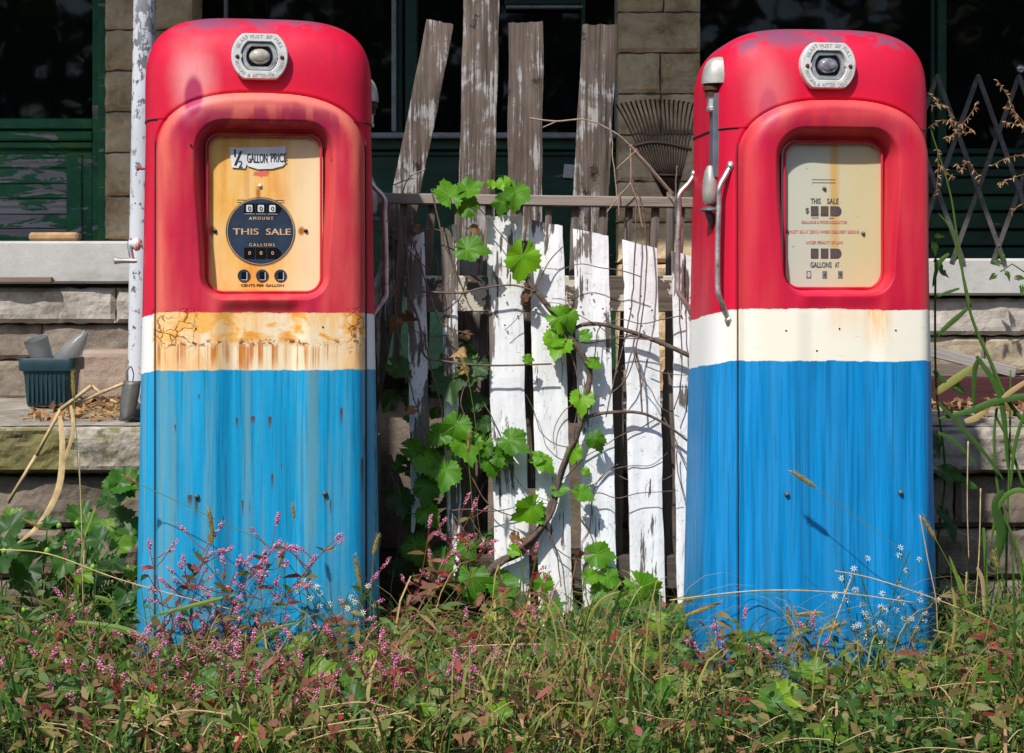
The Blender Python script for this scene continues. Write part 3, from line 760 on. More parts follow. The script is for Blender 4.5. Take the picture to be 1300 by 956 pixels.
def deco1(T, dial, yd, xc):
    s = .001815
    X = lambda px: xc + (px - 333.5) * s
    Z = lambda py: CAMH - (py - 360) * s
    y = yd
    dx, dz = X(328.5), Z(293.5)
    d = MB(); d.prism(circ(dx, dz, .0775, 64), y - .0008, y)
    disco = d.build('navy_disc', NAVY, dial)
    o = MB()
    for r0 in (.0795, .0765):
        n = 72; m_ = 0 if r0 > .078 else 1
        A = [o.vert((dx + r0 * math.cos(2 * math.pi * k / n), y - .0012, dz + r0 * math.sin(2 * math.pi * k / n))) for k in range(n)]
        B = [o.vert((dx + (r0 - .0011) * math.cos(2 * math.pi * k / n), y - .0012, dz + (r0 - .0011) * math.sin(2 * math.pi * k / n))) for k in range(n)]
        for k in range(n): j = (k + 1) % n; o.face(A[k], A[j], B[j], B[k], m=m_)
    for sgn in (-1, 1):
        for k in range(3):
            x_in = math.sqrt(max(.0795 ** 2 - (.0655 - k * .0055 + .0068) ** 2, 0)); x_in += .001
            zz = dz + .0723 - k * .0055
            xa, xb = sorted((dx + sgn * (x_in + .0005), dx + sgn * .054))
            if xb - xa > .002: o.prism([(xa, zz), (xb, zz), (xb, zz + .0009), (xa, zz + .0009)], y - .0009, y - .0001)
    o.build('ring_lines', [LETBLACK, LETGOLD], dial)
    # counters
    for row, py in ((0, 264.5), (1, 321)):
        zc = Z(py); xs = [X(314.5), X(329), X(343.5)]
        h = .0245; w_ = .0245
        for i, x in enumerate(xs):
            pts = [(x - w_ / 2, zc - h / 2), (x + w_ / 2 - .0006, zc - h / 2), (x + w_ / 2 - .0006, zc + h / 2), (x - w_ / 2, zc + h / 2)]
            if i == 2: pts = [(x - w_ / 2, zc - h / 2), (x + w_ / 2 - .002, zc - h / 2), (x + w_ / 2 + .0075, zc - .002), (x + w_ / 2 + .0075, zc + .003), (x + w_ / 2 - .002, zc + h / 2), (x - w_ / 2, zc + h / 2)]
            pl = MB(); pl.prism(pts, y - .0022, y - .0009); pl.build('counter_window', BLACK, disco)
    for i, x in enumerate((X(314.5), X(329), X(343.5))):
        nm = MB(); nm.prism(round_rect(x - .0075, x + .0065, Z(264.5) - .0075, Z(264.5) + .0085, .002, 3), y - .0026, y - .0023, m=0)
        put_text(nm, '0', x, y - .0027, Z(264.5), .0105, .0070, 1, 0, .0004)
        nm.prism([(x - .0115, Z(264.5) - .0128), (x + .0115, Z(264.5) - .0128), (x + .0115, Z(264.5) - .0119), (x - .0115, Z(264.5) - .0119)], y - .0027, y - .0023)
        nm.build('numeral', [WHITEN, BLACK, LETGOLD], disco); nm = MB(); put_text(nm, '0', x, y - .0027, Z(321), .0085, .0055, 2, .1 * (i - 1), .0003)
        nm.build('numeral', [WHITEN, BLACK, LETGOLD], disco)
    lt = MB()
    put_text(lt, 'A M O U N T', X(329), y - .0012, Z(276.8), .0072, .055, 0, 0, .0006)
    put_text(lt, 'THIS', X(309.5), y - .0012, Z(293.8), .0145, .058, 0, 0, .0009)
    put_text(lt, 'SALE', X(350.6), y - .0012, Z(293.8), .0145, .056, 0, 0, .0009)
    put_text(lt, 'G A L L O N S', X(330), y - .0012, Z(310.6), .0072, .058, 0, 0, .0005)
    lt.build('gold_lettering', LETGOLD, disco)
    for px in (307.5, 330.5, 353.5):
        q = MB(); q.prism(circ(X(px), Z(350), .0145, 28), y - .0018, y, 0)
        q.prism([(X(px) - .0055, Z(350) - .0085), (X(px) + .006, Z(350) - .0085), (X(px) + .006, Z(350) + .0085), (X(px) - .0055, Z(350) + .0085)], y - .0026, y - .0018, 1)
        q.prism([(X(px) + .006, Z(350) - .009), (X(px) + .0075, Z(350) - .009), (X(px) + .0075, Z(350) + .008), (X(px) + .006, Z(350) + .008)], y - .0028, y - .0018, 2)
        q.prism([(X(px) - .006, Z(350) - .0102), (X(px) + .0075, Z(350) - .0102), (X(px) + .0075, Z(350) - .009), (X(px) - .006, Z(350) - .009)], y - .0028, y - .0018, 2)
        q.build('price_window', [NAVY, BLACK, WHITEN], dial)
    lt = MB(); put_text(lt, 'CENTS PER GALLON', X(330.5), y - .0003, Z(362.3), .0058, .098, 0, 0, .0003); lt.build('black_lettering', LETBLACK, dial)
    # torn paper sticker, slightly curled
    st = MB(); st.prism([(X(289), Z(187)), (X(292.5), Z(212.5)), (X(309), Z(213.5)), (X(311), Z(208)), (X(312.5), Z(210.5)), (X(325), Z(214.3)), (X(343), Z(213.5)), (X(356), Z(210)), (X(359), Z(207)), (X(361), Z(184.5)), (X(340), Z(185.5)), (X(312), Z(187))][::-1], y - .0032, y - .0018)
    sk_ = st.build('paper_sticker', STICKER, dial)
    lt = MB()
    put_text(lt, 'GALLON', X(324), y - .0034, Z(200.2), .0215, .046, 0, 0, .0007)
    put_text(lt, 'PRICE', X(351), y - .0034, Z(199.3), .0205, .036, 0, 0, .0006)
    put_text(lt, '1', X(296), y - .0034, Z(194), .0175, .0032, 0, 0, .0008)
    put_text(lt, '/', X(300), y - .0034, Z(200.5), .0330, .0180, 0, 0, .0008)
    put_text(lt, '2', X(303), y - .0034, Z(208), .0155, .0085, 0, 0, .0008)
    lt.build('sticker_lettering', LETBLACK, sk_)
    for px, py, mt in ((327.8, 235.5, CAST), (271.5, 293.5, BLACK), (385.8, 292.5, BLACK)):
        q = MB(); q.lathe([(.0008, -.005), (.003, -.0045), (.0045, -.002), (.005, 0)], (X(px), y, Z(py)), 'Y', 14)
        q.build('dial_screw', mt, dial, True)

def deco2(T, dial, yd, xc):
    s = .001815
    X = lambda px: xc + (px - 1060.5) * s
    Z = lambda py: CAMH - (py - 360) * s - T.location.z
    y = yd
    for py, cols in ((267.5, 1), (321.5, 1)):
        zc = Z(py)
        for i, px in enumerate((1037.8, 1050.8, 1063.2)):
            x = X(px); w_, h = .0178, .0225
            pl = MB()
            if i < 2: pl.prism([(x - w_ / 2, zc - h / 2), (x + w_ / 2, zc - h / 2), (x + w_ / 2, zc + h / 2), (x - w_ / 2, zc + h / 2)], y - .0012, y - .0001)
            else: pl.prism([(x - w_ / 2, zc - h / 2), (x + .007, zc - h / 2)] + [(x + .007 + .0105 * math.cos(q), zc + h / 2 * math.sin(q)) for q in np.linspace(-1.2, 1.2, 9)] + [(x + .007, zc + h / 2), (x - w_ / 2, zc + h / 2)], y - .0012, y - .0001)
            pl.build('counter_window', BROWNWHEEL, dial)
    nm = MB()
    for py in (321.5, 267.5):
        for px in (1037.8, 1050.8, 1062.8):
            for g_ in (-.005, 0, .005):
                nm.prism([(X(px) + g_, Z(py) - .009), (X(px) + g_ + .0012, Z(py) - .009), (X(px) + g_ + .0012, Z(py) + .009), (X(px) + g_, Z(py) + .009)], y - .0016, y - .0012)
    nm.build('wheel_marks', simple('worn_wheel_paint', (.13, .10, .095), .6), dial)
    lt = MB()
    put_text(lt, 'THIS', X(1039), y - .0003, Z(254.8), .0125, .0235, 0, 0, .0005)
    put_text(lt, 'SALE', X(1061.5), y - .0003, Z(254.8), .0125, .0270, 0, 0, .0005)
    put_text(lt, '$', X(1028), y - .0003, Z(267.5), .0145, .0080, 0, 0, .0005)
    put_text(lt, '.', X(1044.5), y - .0003, Z(271.6), .0018, .0018, 0)
    put_text(lt, 'GALLONS', X(1046), y - .0003, Z(336), .0125, .0500, 0, 0, .0005)
    put_text(lt, 'AT', X(1067), y - .0003, Z(336), .0120, .0098, 0, 0, .0005)
    for xa, xb, py in ((1034.5, 1065, 227.7), (1034.5, 1065, 231.6), (1033.5, 1043, 276.5), (1056.5, 1063, 276.8)):
        lt.prism([(X(xa), Z(py)), (X(xb), Z(py)), (X(xb), Z(py) + .0009), (X(xa), Z(py) + .0009)], y - .0008, y - .0001)
    lt.build('grey_lettering', LETGREY, dial)
    for i, px in enumerate((1030.2, 1051, 1071.5)):
        q = MB(); x = X(px); zc = Z(348.6)
        q.prism([(x - .0056, zc - .0085), (x + .0056, zc - .0085), (x + .0056, zc + .0085), (x - .0056, zc + .0085)], y - .0009, y - .0001, 0)
        put_text(q, ('0', '4', '9')[i], x, y - .0009, zc, .011, .006, 1, 0, .0003)
        q.build('price_window', [simple('grey_price_tile', (.16, .17, .15), .6, 0, .3, 200), LETGREY if i else STICKER], dial)
    lt = MB()
    put_text(lt, 'GALLONS & PRICE INDICATOR', X(1050.5), y - .0003, Z(281.6), .0070, .109, 0, 0, .0003)
    put_text(lt, 'MUST BE AT ZERO WHEN DELIVERY BEGINS', X(1050.5), y - .0003, Z(293.8), .0070, .166, 0, 0, .0003)
    put_text(lt, 'UNDER PENALTY OF LAW', X(1050.5), y - .0003, Z(307.5), .0070, .088, 0, 0, .0003)
    lt.build('red_lettering', LETRED, dial)
    for px, py in ((1050.5, 239), (1001.5, 293.5), (1101.5, 296)):
        q = MB(); q.lathe([(.0008, -.005), (.003, -.0045), (.0045, -.002), (.005, 0)], (X(px), y, Z(py)), 'Y', 14); q.build('dial_screw', DARKGREY, dial, True)

Xp1 = lambda px: (px - 328) * .00181
c1 = dict(loc=(-.613, .225, 0), yaw=R(9.5), a_bot=.2885, a_top=.2655, top=1.548, seam=1.296, bw=.2415, bx=.004, btop=1.357,
          w_x0=Xp1(262), w_x1=Xp1(405.5), w0=.898, w1=1.262, chan=.016, dial=DIAL1, deco=deco1, gauge=(-.001, 1.4385), gy=-.005,
          lens=lens_mat((.28, .24, .16), (.50, .47, .42)), screws=(Xp1(249.5), Xp1(409)), screw_z=.436,
          holes=((Xp1(242), 1.233), (Xp1(410), 1.231), (Xp1(245), .784), (Xp1(248.5), .816), (Xp1(406.5), .818)))
PNT1 = pump_paint('faded_pump_paint_rusty', .7205, .852, 1.0, (.004, .30, .57), .85, .3, 1, 3.0, .004, .2415, 1.357)
PNT2 = pump_paint('faded_pump_paint_cleaner', .7660, .884, .45, (.0, .225, .55), .10, 1.6, 0, 11.0, .010, .2260, 1.366)
pump1 = make_pump('gas_pump', c1, PNT1, 'vintage red, cream and blue gas pump with rust streaked stripe and half gallon price sticker', 'vintage gas pumps')
Xp2 = lambda px: (px - 1060.5) * .00181
c2 = dict(loc=(.716, .225, -.025), yaw=R(6.0), a_bot=.2885, a_top=.2590, top=1.548, seam=1.302, bw=.2260, bx=.010, btop=1.366,
          w_x0=Xp2(996.5) + .006, w_x1=Xp2(1124.5) + .006, w0=.932, w1=1.270, chan=.007, dial=DIAL2, deco=deco2, gauge=(-.015, 1.442), gy=-.005,
          lens=lens_mat((.05, .035, .035), (.30, .30, .36)), screws=(Xp2(998) - .004, Xp2(1140) + .006), screw_z=.465,
          holes=((Xp2(995), .836), (Xp2(1064), .840), (Xp2(1137), .836), (Xp2(1035), .79)))
pump2 = make_pump('gas_pump', c2, PNT2, 'vintage gas pump with pale yellow dial, clean cream stripe and deep blue base', 'vintage gas pumps')
hose_side(pump2, -1, c2, -.115, (-.165, .10))
hose_side(pump1, 1, c1, .09, (.02,), .035)
# reset crank and bolt on the left flank of the first pump
k = MB(); k.lathe([(.012, 0), (.016, -.004), (.017, -.010), (.011, -.018), (.008, -.026)], (-.281, -.02, 1.012), 'X', 18); 
k.build('crank_hub', CAST, pump1, auto=.5)
k = MB(); k.tube([(-.304, -.02, 1.026), (-.306, -.022, 1.010), (-.300, -.027, .975), (-.296, -.03, .968)], [.004, .006, .006, .004], 8); ca = k.build('crank_arm', CHROME, pump1, True)
k = MB(); k.lathe([(.005, .012), (.0055, 0), (.0062, -.025), (.0078, -.036), (.0082, -.040), (.003, -.042)], (-.300, -.03, .972), 'X', 16); k.build('crank_grip', CHROME, ca, auto=.5)
k = MB(); k.lathe([(.003, .01), (.003, -.012), (.0055, -.013), (.0055, -.017)], (-.272, -.02, 1.192), 'X', 12); k.build('side_bolt', REDBOLT, pump1, auto=.5)

# ------------------------------------------------------------------ building
WALLY = 1.6
def rock(mb, x0, x1, z0, z1, yf, yb, rough=.015, bev=.012, step=.014, seed=0, m=0, top=False):
    nx = max(2, int((x1 - x0) / step)); nz = max(2, int((z1 - z0) / step)); G = []
    for j in range(nz + 1):
        row = []
        for i in range(nx + 1):
            x = x0 + (x1 - x0) * i / nx; z = z0 + (z1 - z0) * j / nz
            e = min(x - x0, x1 - x, z - z0, z1 - z); r = min(max(e / bev, 0), 1)
            q = Vector((x * 1.0 + seed * 3.1, seed * 1.7, z * 1.6))
            n1 = noise.fractal(q * 6, .9, 2.1, 4); n2 = noise.ridged_multi_fractal(q * 4, 1, 2, 4, 1, 2)
            disp = rough * (n1 * .9 + (n2 - 1) * .5)
            edge = bev * (1 - math.sqrt(max(0, 1 - (1 - r) ** 2)))
            jx = noise.noise(Vector((0, z * 30, seed))) * .004 if (i in (0, nx)) else 0
            jz = noise.noise(Vector((x * 25, 0, seed))) * .005 if (j in (0, nz)) else 0
            row.append(mb.vert((x + jx, yf + edge - disp * r, z + jz)))
        G.append(row)
    for j in range(nz):
        for i in range(nx): mb.face(G[j][i], G[j][i + 1], G[j + 1][i + 1], G[j + 1][i], m=m)
    # sides
    def strip(ids, back):
        for a in range(len(ids) - 1): mb.face(ids[a + 1], ids[a], back[a], back[a + 1], m=m)
    bt = [mb.vert((mb.v[i][0], yb, mb.v[i][2])) for i in G[-1]]; strip(G[-1][::-1], bt[::-1])
    bb = [mb.vert((mb.v[i][0], yb, mb.v[i][2])) for i in G[0]]; strip(G[0], bb)
    L = [r[0] for r in G]; bl = [mb.vert((mb.v[i][0], yb, mb.v[i][2])) for i in L]; strip(L[::-1], bl[::-1])
    Rr = [r[-1] for r in G]; br = [mb.vert((mb.v[i][0], yb, mb.v[i][2])) for i in Rr]; strip(Rr, br)
def wx(px, Y=WALLY): return P(px, 0, Y).x
def wz(py, Y=WALLY): return P(0, py, Y).z

B = thing('storefront', (0, WALLY, 0), 'old stone storefront with black windows, green woodwork and stone sills behind the pumps', 'building')
def Bm(mb, name, mat, parent=None, **k):
    o = mb.build(name, mat, None, **k); toward(o, B)
    if parent: o.parent = parent
    return o
# piers of ashlar
for xa, xb, nm in ((133, 243, 0), (785, 889, 1)):
    mb = MB(); z = wz(305) if nm == 0 else wz(345); i = 0; x0, x1 = wx(xa), wx(xb)
    if nm == 1: z = .56
    while z < 2.75:
        h = random.choice((.135, .145, .155)); sp = random.random() < .4
        if nm == 0: rock(mb, x0, x1, z + .003, z + h - .003, WALLY, WALLY + .25, .012, .008, .012, 10 + i + 50 * nm)
        elif sp: 
            xm = x0 + (x1 - x0) * random.uniform(.35, .65); rock(mb, x0, xm - .003, z + .003, z + h - .003, WALLY, WALLY + .25, .012, .008, .012, 10 + i + 50 * nm); rock(mb, xm + .003, x1, z + .003, z + h - .003, WALLY, WALLY + .25, .012, .008, .012, 100 + i)
        else: rock(mb, x0, x1, z + .003, z + h - .003, WALLY, WALLY + .25, .012, .008, .012, 10 + i + 50 * nm)
        z += h; i += 1
    mb.box((x0 + .004, WALLY + .012, .5), (x1 - .004, WALLY + .26, 2.75), m=1)
    o = Bm(mb, 'stone_pier', [PIERM, MORTAR])
for xa, xb in ((-3.6, -2.75), (2.75, 3.6)):
    mb = MB(); z = .2; i = 0
    while z < 2.75:
        rock(mb, xa, xb, z + .003, z + .147, WALLY, WALLY + .25, .006, .007, .03, 200 + i + xa); z += .15; i += 1
    Bm(mb, 'stone_pier', TAN)
# wall below the sills
mb = MB(); zt = wz(364); zb = wz(410)
x = -3.6; i = 0
while x < wx(243):
    w_ = random.uniform(.5, .9); rock(mb, x, min(x + w_, wx(243)) - .004, zb, zt - .004, WALLY - .03, WALLY + .2, .014, .014, .013, 300 + i); x += w_; i += 1
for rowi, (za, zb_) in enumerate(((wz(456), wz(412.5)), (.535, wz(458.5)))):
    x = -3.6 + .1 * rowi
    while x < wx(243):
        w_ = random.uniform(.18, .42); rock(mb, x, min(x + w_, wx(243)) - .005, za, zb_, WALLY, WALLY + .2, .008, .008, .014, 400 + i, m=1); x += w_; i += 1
mb.box((-3.6, WALLY + .02, .3), (wx(243), WALLY + .26, zt - .01), m=2)
Bm(mb, 'wall', [PALE, stone_mat('shade_darkened_block_stone', [(.34, (.11, .085, .065)), (.5, (.22, .18, .14)), (.66, (.33, .28, .22))], soot=.5), MORTAR])  # shadow over the lower left courses is put into their darker block colour
mb = MB(); x = wx(889) + .002; i = 0; zt = wz(379); zb = wz(425)
while x < 3.6:
    w_ = random.uniform(.4, .8); rock(mb, x, min(x + w_, 3.6) - .004, zb, zt, WALLY - .02, WALLY + .2, .012, .012, .013, 500 + i); x += w_; i += 1
for rowi, (za, zb_) in enumerate(((wz(474), wz(428)), (.535, wz(477)))):
    x = wx(889) + .002
    while x < 3.6:
        w_ = random.uniform(.22, .45); rock(mb, x, min(x + w_, 3.6) - .006, za, zb_, WALLY, WALLY + .2, .009, .008, .013, 600 + i, m=1 if random.random() < .5 else 0); x += w_; i += 1
mb.box((wx(889) + .004, WALLY + .02, .3), (3.6, WALLY + .26, zt - .01), m=2)
Bm(mb, 'wall', [PALE, TAN, MORTAR])
# sills
mb = MB(); mb.box((-3.6, WALLY - .06, wz(360, WALLY - .06)), (wx(243), WALLY + .1, wz(306, WALLY - .06)), bev=.008); Bm(mb, 'sill', SILLM)
mb = MB(); mb.box((wx(889), WALLY - .06, wz(375, WALLY - .06)), (3.6, WALLY + .1, wz(328, WALLY - .06)), bev=.008); Bm(mb, 'sill', SILLM)
# left window bay
Yg = WALLY + .13
def fbox(mb, xa, xb, ya, yb, Y, dep, bev=.004, m=0):
    x0, x1 = wx(xa, Y), wx(xb, Y); mb.box((x0, Y, wz(yb, Y)), (x1, Y + dep, wz(ya, Y)), bev=bev, m=m)
mb = MB(); fbox(mb, -420, 122, -200, 152, Yg + .02, .01, 0); g = Bm(mb, 'window_pane', GLASS)
mb = MB(); fbox(mb, 124, 136, -200, 307, WALLY + .04, .12); fbox(mb, 117, 126, -200, 307, WALLY + .09, .08)
fbox(mb, -420, 118, 150, 164, Yg - .02, .06); fbox(mb, -420, 118, 166, 178, Yg - .045, .08, .006); fbox(mb, -420, 118, 180, 188, Yg - .03, .06)
fbox(mb, 84, 118, 193, 307, Yg - .02, .05); fbox(mb, -420, 117, 188, 196, Yg - .005, .05); fbox(mb, 96, 104, 196, 307, Yg - .028, .02)
Bm(mb, 'window_frame', GREEN)
mb = MB()
for a, b in ((196, 213), (213.6, 233), (233.6, 252), (252.6, 272), (272.6, 290), (290.6, 308)): fbox(mb, -420, 86, a, b, Yg - .004, .03, .003)
Bm(mb, 'wood_panel', GREENPEEL)
# centre bay
mb = MB(); fbox(mb, 240, 790, -200, 172, Yg + .05, .01, 0); Bm(mb, 'window_pane', GLASS)
mb = MB(); fbox(mb, 503, 512, -200, 170, Yg + .01, .05); fbox(mb, 514, 530, -200, 170, Yg - .02, .06); fbox(mb, 240, 785, 176, 190, Yg - .03, .07); fbox(mb, 640, 742, -6, 6, Yg + .01, .04)
fbox(mb, 240, 785, 190, 350, Yg - .01, .05); fbox(mb, 240, 785, 192, 198, Yg - .02, .05); fbox(mb, 240, 785, 350, 470, Yg, .05)
fbox(mb, 738, 744, -200, 168, Yg, .05)
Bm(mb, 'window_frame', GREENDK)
for a_ in ((497, 503, -200, 167, Yg - .015, .02, .002), (470, 785, 168, 175, Yg - .06, .1, .003), (284, 288, -200, 40, Yg, .03, .001), (781, 785, -200, 168, Yg - .04, .06, .001), (642, 740, 6.5, 10, Yg - .005, .03, .001)):
    mb = MB(); fbox(mb, *a_); Bm(mb, 'trim_strip', GREYSTRIP)
mb = MB(); q = P(723, 217, Yg - .02); mb.prism([(q.x - .022, q.z - .022), (q.x + .02, q.z - .025), (q.x + .022, q.z + .02), (q.x - .018, q.z + .024)], Yg - .02, Yg - .012); Bm(mb, 'switch_plate', SILLM)
# right bay
mb = MB(); fbox(mb, 889, 1720, -200, 200, Yg + .05, .01, 0); Bm(mb, 'window_pane', GLASS)
mb = MB(); fbox(mb, 1191, 1202, -200, 190, Yg, .06); fbox(mb, 1183, 1188, -200, 190, Yg + .02, .03)
for a, b in ((188, 196), (198, 212), (214, 224), (226, 246), (248, 268), (270, 290), (292, 312), (314, 332)): fbox(mb, 889, 1720, a, b, Yg - (.02 if (a // 2) % 2 else .0), .06)
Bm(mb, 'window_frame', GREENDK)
# room walls closing the building and the porch roof that shades the upper wall
mb = MB(); mb.box((-3.6, WALLY + .4, .0), (3.6, WALLY + 3.5, 2.9)); mb.box((-3.6, WALLY + .26, 0), (3.6, WALLY + .39, .52)); Bm(mb, 'rear_building', BROWN)
mb = MB(); mb.box((-4.0, .50, 2.62), (4.0, WALLY + .3, 2.74)); mb.box((-4.0, .46, 2.58), (4.0, .495, 2.80)); Bm(mb, 'porch_roof', SLATW)

# porch slab (raised ledge) with an open gap in the middle
LT = .541; LF = .59
def ledge(xa, xb, name, lab, seed, LM):
    T = thing(name, ((xa + xb) / 2, LF, 0), lab, 'porch', 'porch ledges')
    mb = MB(); rock(mb, xa, xb, LT - .128, LT - .004, LF, WALLY, .020, .016, .010, seed)
    n = 60; m_ = 26; G = []
    for j in range(m_ + 1):
        row = []
        for i in range(n + 1):
            x = xa + (xb - xa) * i / n; y = LF + .012 + (WALLY + .01 - LF - .012) * j / m_
            row.append(mb.vert((x, y, LT - .002 + .005 * noise.fractal(Vector((x * 5, y * 5, seed)), .9, 2, 3))))
        G.append(row)
    for j in range(m_):
        for i in range(n): mb.face(G[j][i], G[j][i + 1], G[j + 1][i + 1], G[j + 1][i])
    o = mb.build('slab', LM); toward(o, T)
    for f in o.data.polygons: f.use_smooth = False
    mb = MB(); i = 0
    for za, zb in ((.262, .398), (.125, .256), (-.03, .119)):
        x = xa + .002
        while x < xb - .02:
            w_ = random.uniform(.45, .8)
            if xb - x < w_ + .15: w_ = xb - x
            rock(mb, x, x + w_ - .006, za, zb, LF + .045, LF + .3, .014, .014, .014, seed + 20 + i); x += w_; i += 1
    mb.box((xa + .01, LF + .08, -.05), (xb - .01, WALLY + .2, LT - .134), m=1)
    o = mb.build('foundation', [BROWN, MORTAR]); toward(o, T)
    return T
ledge(-3.6, P(440, 0, LF).x, 'porch_ledge', 'pale rough stone porch ledge with yellow moss, left of the first pump', 700, LEDGE)
ledge(P(765, 0, LF).x, 3.6, 'porch_ledge', 'grey rough stone porch ledge behind and right of the second pump', 800, LEDGE2)

# ------------------------------------------------------------------ ground
def ground_mat():
    m = Mt('weedy_soil'); co = m.co(); n = m.noise(co, 9, 6, .7); n2 = m.noise(co, 60, 5, .7)
    c = m.ramp(n * .5 + n2 * .5, [(.35, (.030, .022, .015)), (.5, (.06, .048, .028)), (.62, (.06, .075, .02)), (.75, (.13, .10, .05))])
    return m.fin(c, .95, 0, m.bump(n2 + n, .8, .03), .2)
gb = MB()
ids = [gb.vert(p) for p in ((-150, -150, -.004), (150, -150, -.004), (150, 150, -.004), (-150, 150, -.004))]; gb.face(*ids)
kind(gb.build('ground', ground_mat()), 'structure')

# ------------------------------------------------------------------ pole
def pole_mat():
    m = Mt('peeling_white_pole_paint'); co = m.co(); n = m.noise(m.mapv(co, (40, 40, 26)), 1, 5, .7); n2 = m.noise(m.mapv(co, (9, 9, 3)), 1, 3, .6); x, y, z = m.xyz(co)
    t = .59 - m.step(z, .7, 1.15) * .10
    msk = m.step(n, t - .01, t + .012)
    c = m.mix(msk, (.56, .58, .62), (.11, .11, .115)); c = m.mix(m.step(n2, .45, .65) * .45, c, (.34, .36, .40))
    return m.fin(c, .45, 0, m.bump(msk * -1.0 + n * .2, .4, .003))
p0 = P(179.5, 525, .78)
T = thing('porch_post', (p0.x, p0.y, LT), 'round white pipe post with flaking paint standing behind the left pump', 'post')
mb = MB(); a_ = Vector((.004, 0, 0)); mb.tube([(-.008, 0, 0), (-.002, 0, .55), (.010, 0, 1.2), (.016, 0, 2.06)], .0305, 28); mb.build('pipe', pole_mat(), T, auto=.6)
mb = MB(); mb.lathe([(.055, 0), (.055, .008), (.036, .010), (.035, .03)], (-.008, 0, 0), 'Z', 24); mb.build('base_flange', DARKGREY, T, auto=.5)

# ------------------------------------------------------------------ fence
FY = .42
FT = thing('picket_fence', (P(695, 0, FY).x, FY, 0), 'broken old picket fence of peeling white slats leaning between the two gas pumps', 'fence')
def plank(quad, y, th, seed, name, mat, root, label=None, jag_top=.0, jag_bot=.0, tilt=0.0, nu=7, nv=40, bow=.003):
    """quad: TL, TR, BL, BR as photo pixels on plane y; origin at the base"""
    TL, TR, BL, BR = [P(q[0], q[1], y) for q in quad]
    mb = MB(); rnd = random.Random(seed); F = []; Bk = []
    jt = [rnd.uniform(-1, 1) * jag_top for _ in range(nu + 1)]; jb = [rnd.uniform(-1, 1) * jag_bot for _ in range(nu + 1)]
    for j in range(nv + 1):
        v = j / nv; r1 = []; r2 = []
        for i in range(nu + 1):
            u = i / nu; top = TL.lerp(TR, u); bot = BL.lerp(BR, u)
            p = bot.lerp(top, v)
            if v > .9: p.z += jt[i] * (v - .9) / .1
            if v < .1: p.z += jb[i] * (.1 - v) / .1
            ex = 0
            if i == 0: ex = noise.noise(Vector((seed, p.z * 7, 0))) * .003 + noise.noise(Vector((seed, p.z * 60, 3))) * .0015
            if i == nu: ex = noise.noise(Vector((seed + 9, p.z * 7, 0))) * .003 + noise.noise(Vector((seed + 9, p.z * 60, 3))) * .0015
            yy = p.y + tilt * (p.z - bot.z) + bow * noise.noise(Vector((seed, p.z * 3, 7))) * 2 + .002 * noise.noise(Vector((p.x * 40, p.z * 20, seed)))
            ed = .0025 if i in (0, nu) else 0
            r1.append(mb.vert((p.x + ex, yy + ed, p.z))); r2.append(mb.vert((p.x + ex, yy + th, p.z)))
        F.append(r1); Bk.append(r2)
    for j in range(nv):
        for i in range(nu):
            mb.face(F[j][i], F[j][i + 1], F[j + 1][i + 1], F[j + 1][i]); mb.face(Bk[j][i + 1], Bk[j][i], Bk[j + 1][i], Bk[j + 1][i + 1])
        mb.face(F[j + 1][0], Bk[j + 1][0], Bk[j][0], F[j][0]); mb.face(F[j][nu], Bk[j][nu], Bk[j + 1][nu], F[j + 1][nu])
    for i in range(nu):
        mb.face(F[nv][i], F[nv][i + 1], Bk[nv][i + 1], Bk[nv][i]); mb.face(F[0][i + 1], F[0][i], Bk[0][i], Bk[0][i + 1])
    o = mb.build(name, mat)
    if root is not None: toward(o, root)
    else:
        c = (BL + BR) / 2; o.data.transform(Matrix.Translation(-c)); o.location = c
    if label: o['label'] = label
    return o
PK = [(((515, 301), (538, 295), (522, 664), (548, 652)), 1, WHITEPK2, .004, .03, 'short narrow picket with jagged broken foot'),
      (((559, 290), (579, 284), (568, 740), (586, 734)), 2, WHITEPK2, .003, .012, 'thin half bare picket'),
      (((617, 275), (661, 271), (630, 790), (674, 790)), 3, WHITEPK, .006, .01, 'tall picket with bare grey patch in the middle'),
      (((671, 277), (715, 287), (685, 800), (728, 800)), 4, WHITEPK, .002, .01, None),
      (((728, 290), (773, 299), (741, 800), (785, 800)), 5, WHITEPK, .001, .01, None),
      (((791, 304), (835, 315), (802, 777), (845, 776)), 6, WHITEPK, .001, .012, None),
      (((854, 318), (898, 330), (861, 812), (905, 812)), 7, WHITEPK, .001, .01, 'picket mostly hidden by the right gas pump')]
for i, (q, sd, mt, jt, jb, lb) in enumerate(PK):
    pk = plank(q, FY, .018, sd, 'picket', mt, FT, lb, jt, jb, tilt=.02)
    cxm = (q[0][0] + q[1][0]) / 2; 
    if i >= 2:
        for dxp, dyp in ((-14, 18), (14, 20), (0, 2), (1, 40)):
            nb = MB(); c = P(cxm + dxp + 1, 372 + dyp + (sd * 7) % 5, FY); nb.lathe([(.0004, -.0035), (.0022, -.003), (.0026, .002)], c + Vector((0, .003, 0)), 'Y', 8)
            nb.v = [tuple(Vector(v) - FT.location) for v in nb.v]; nb.build('nail_head', RUSTED, pk)
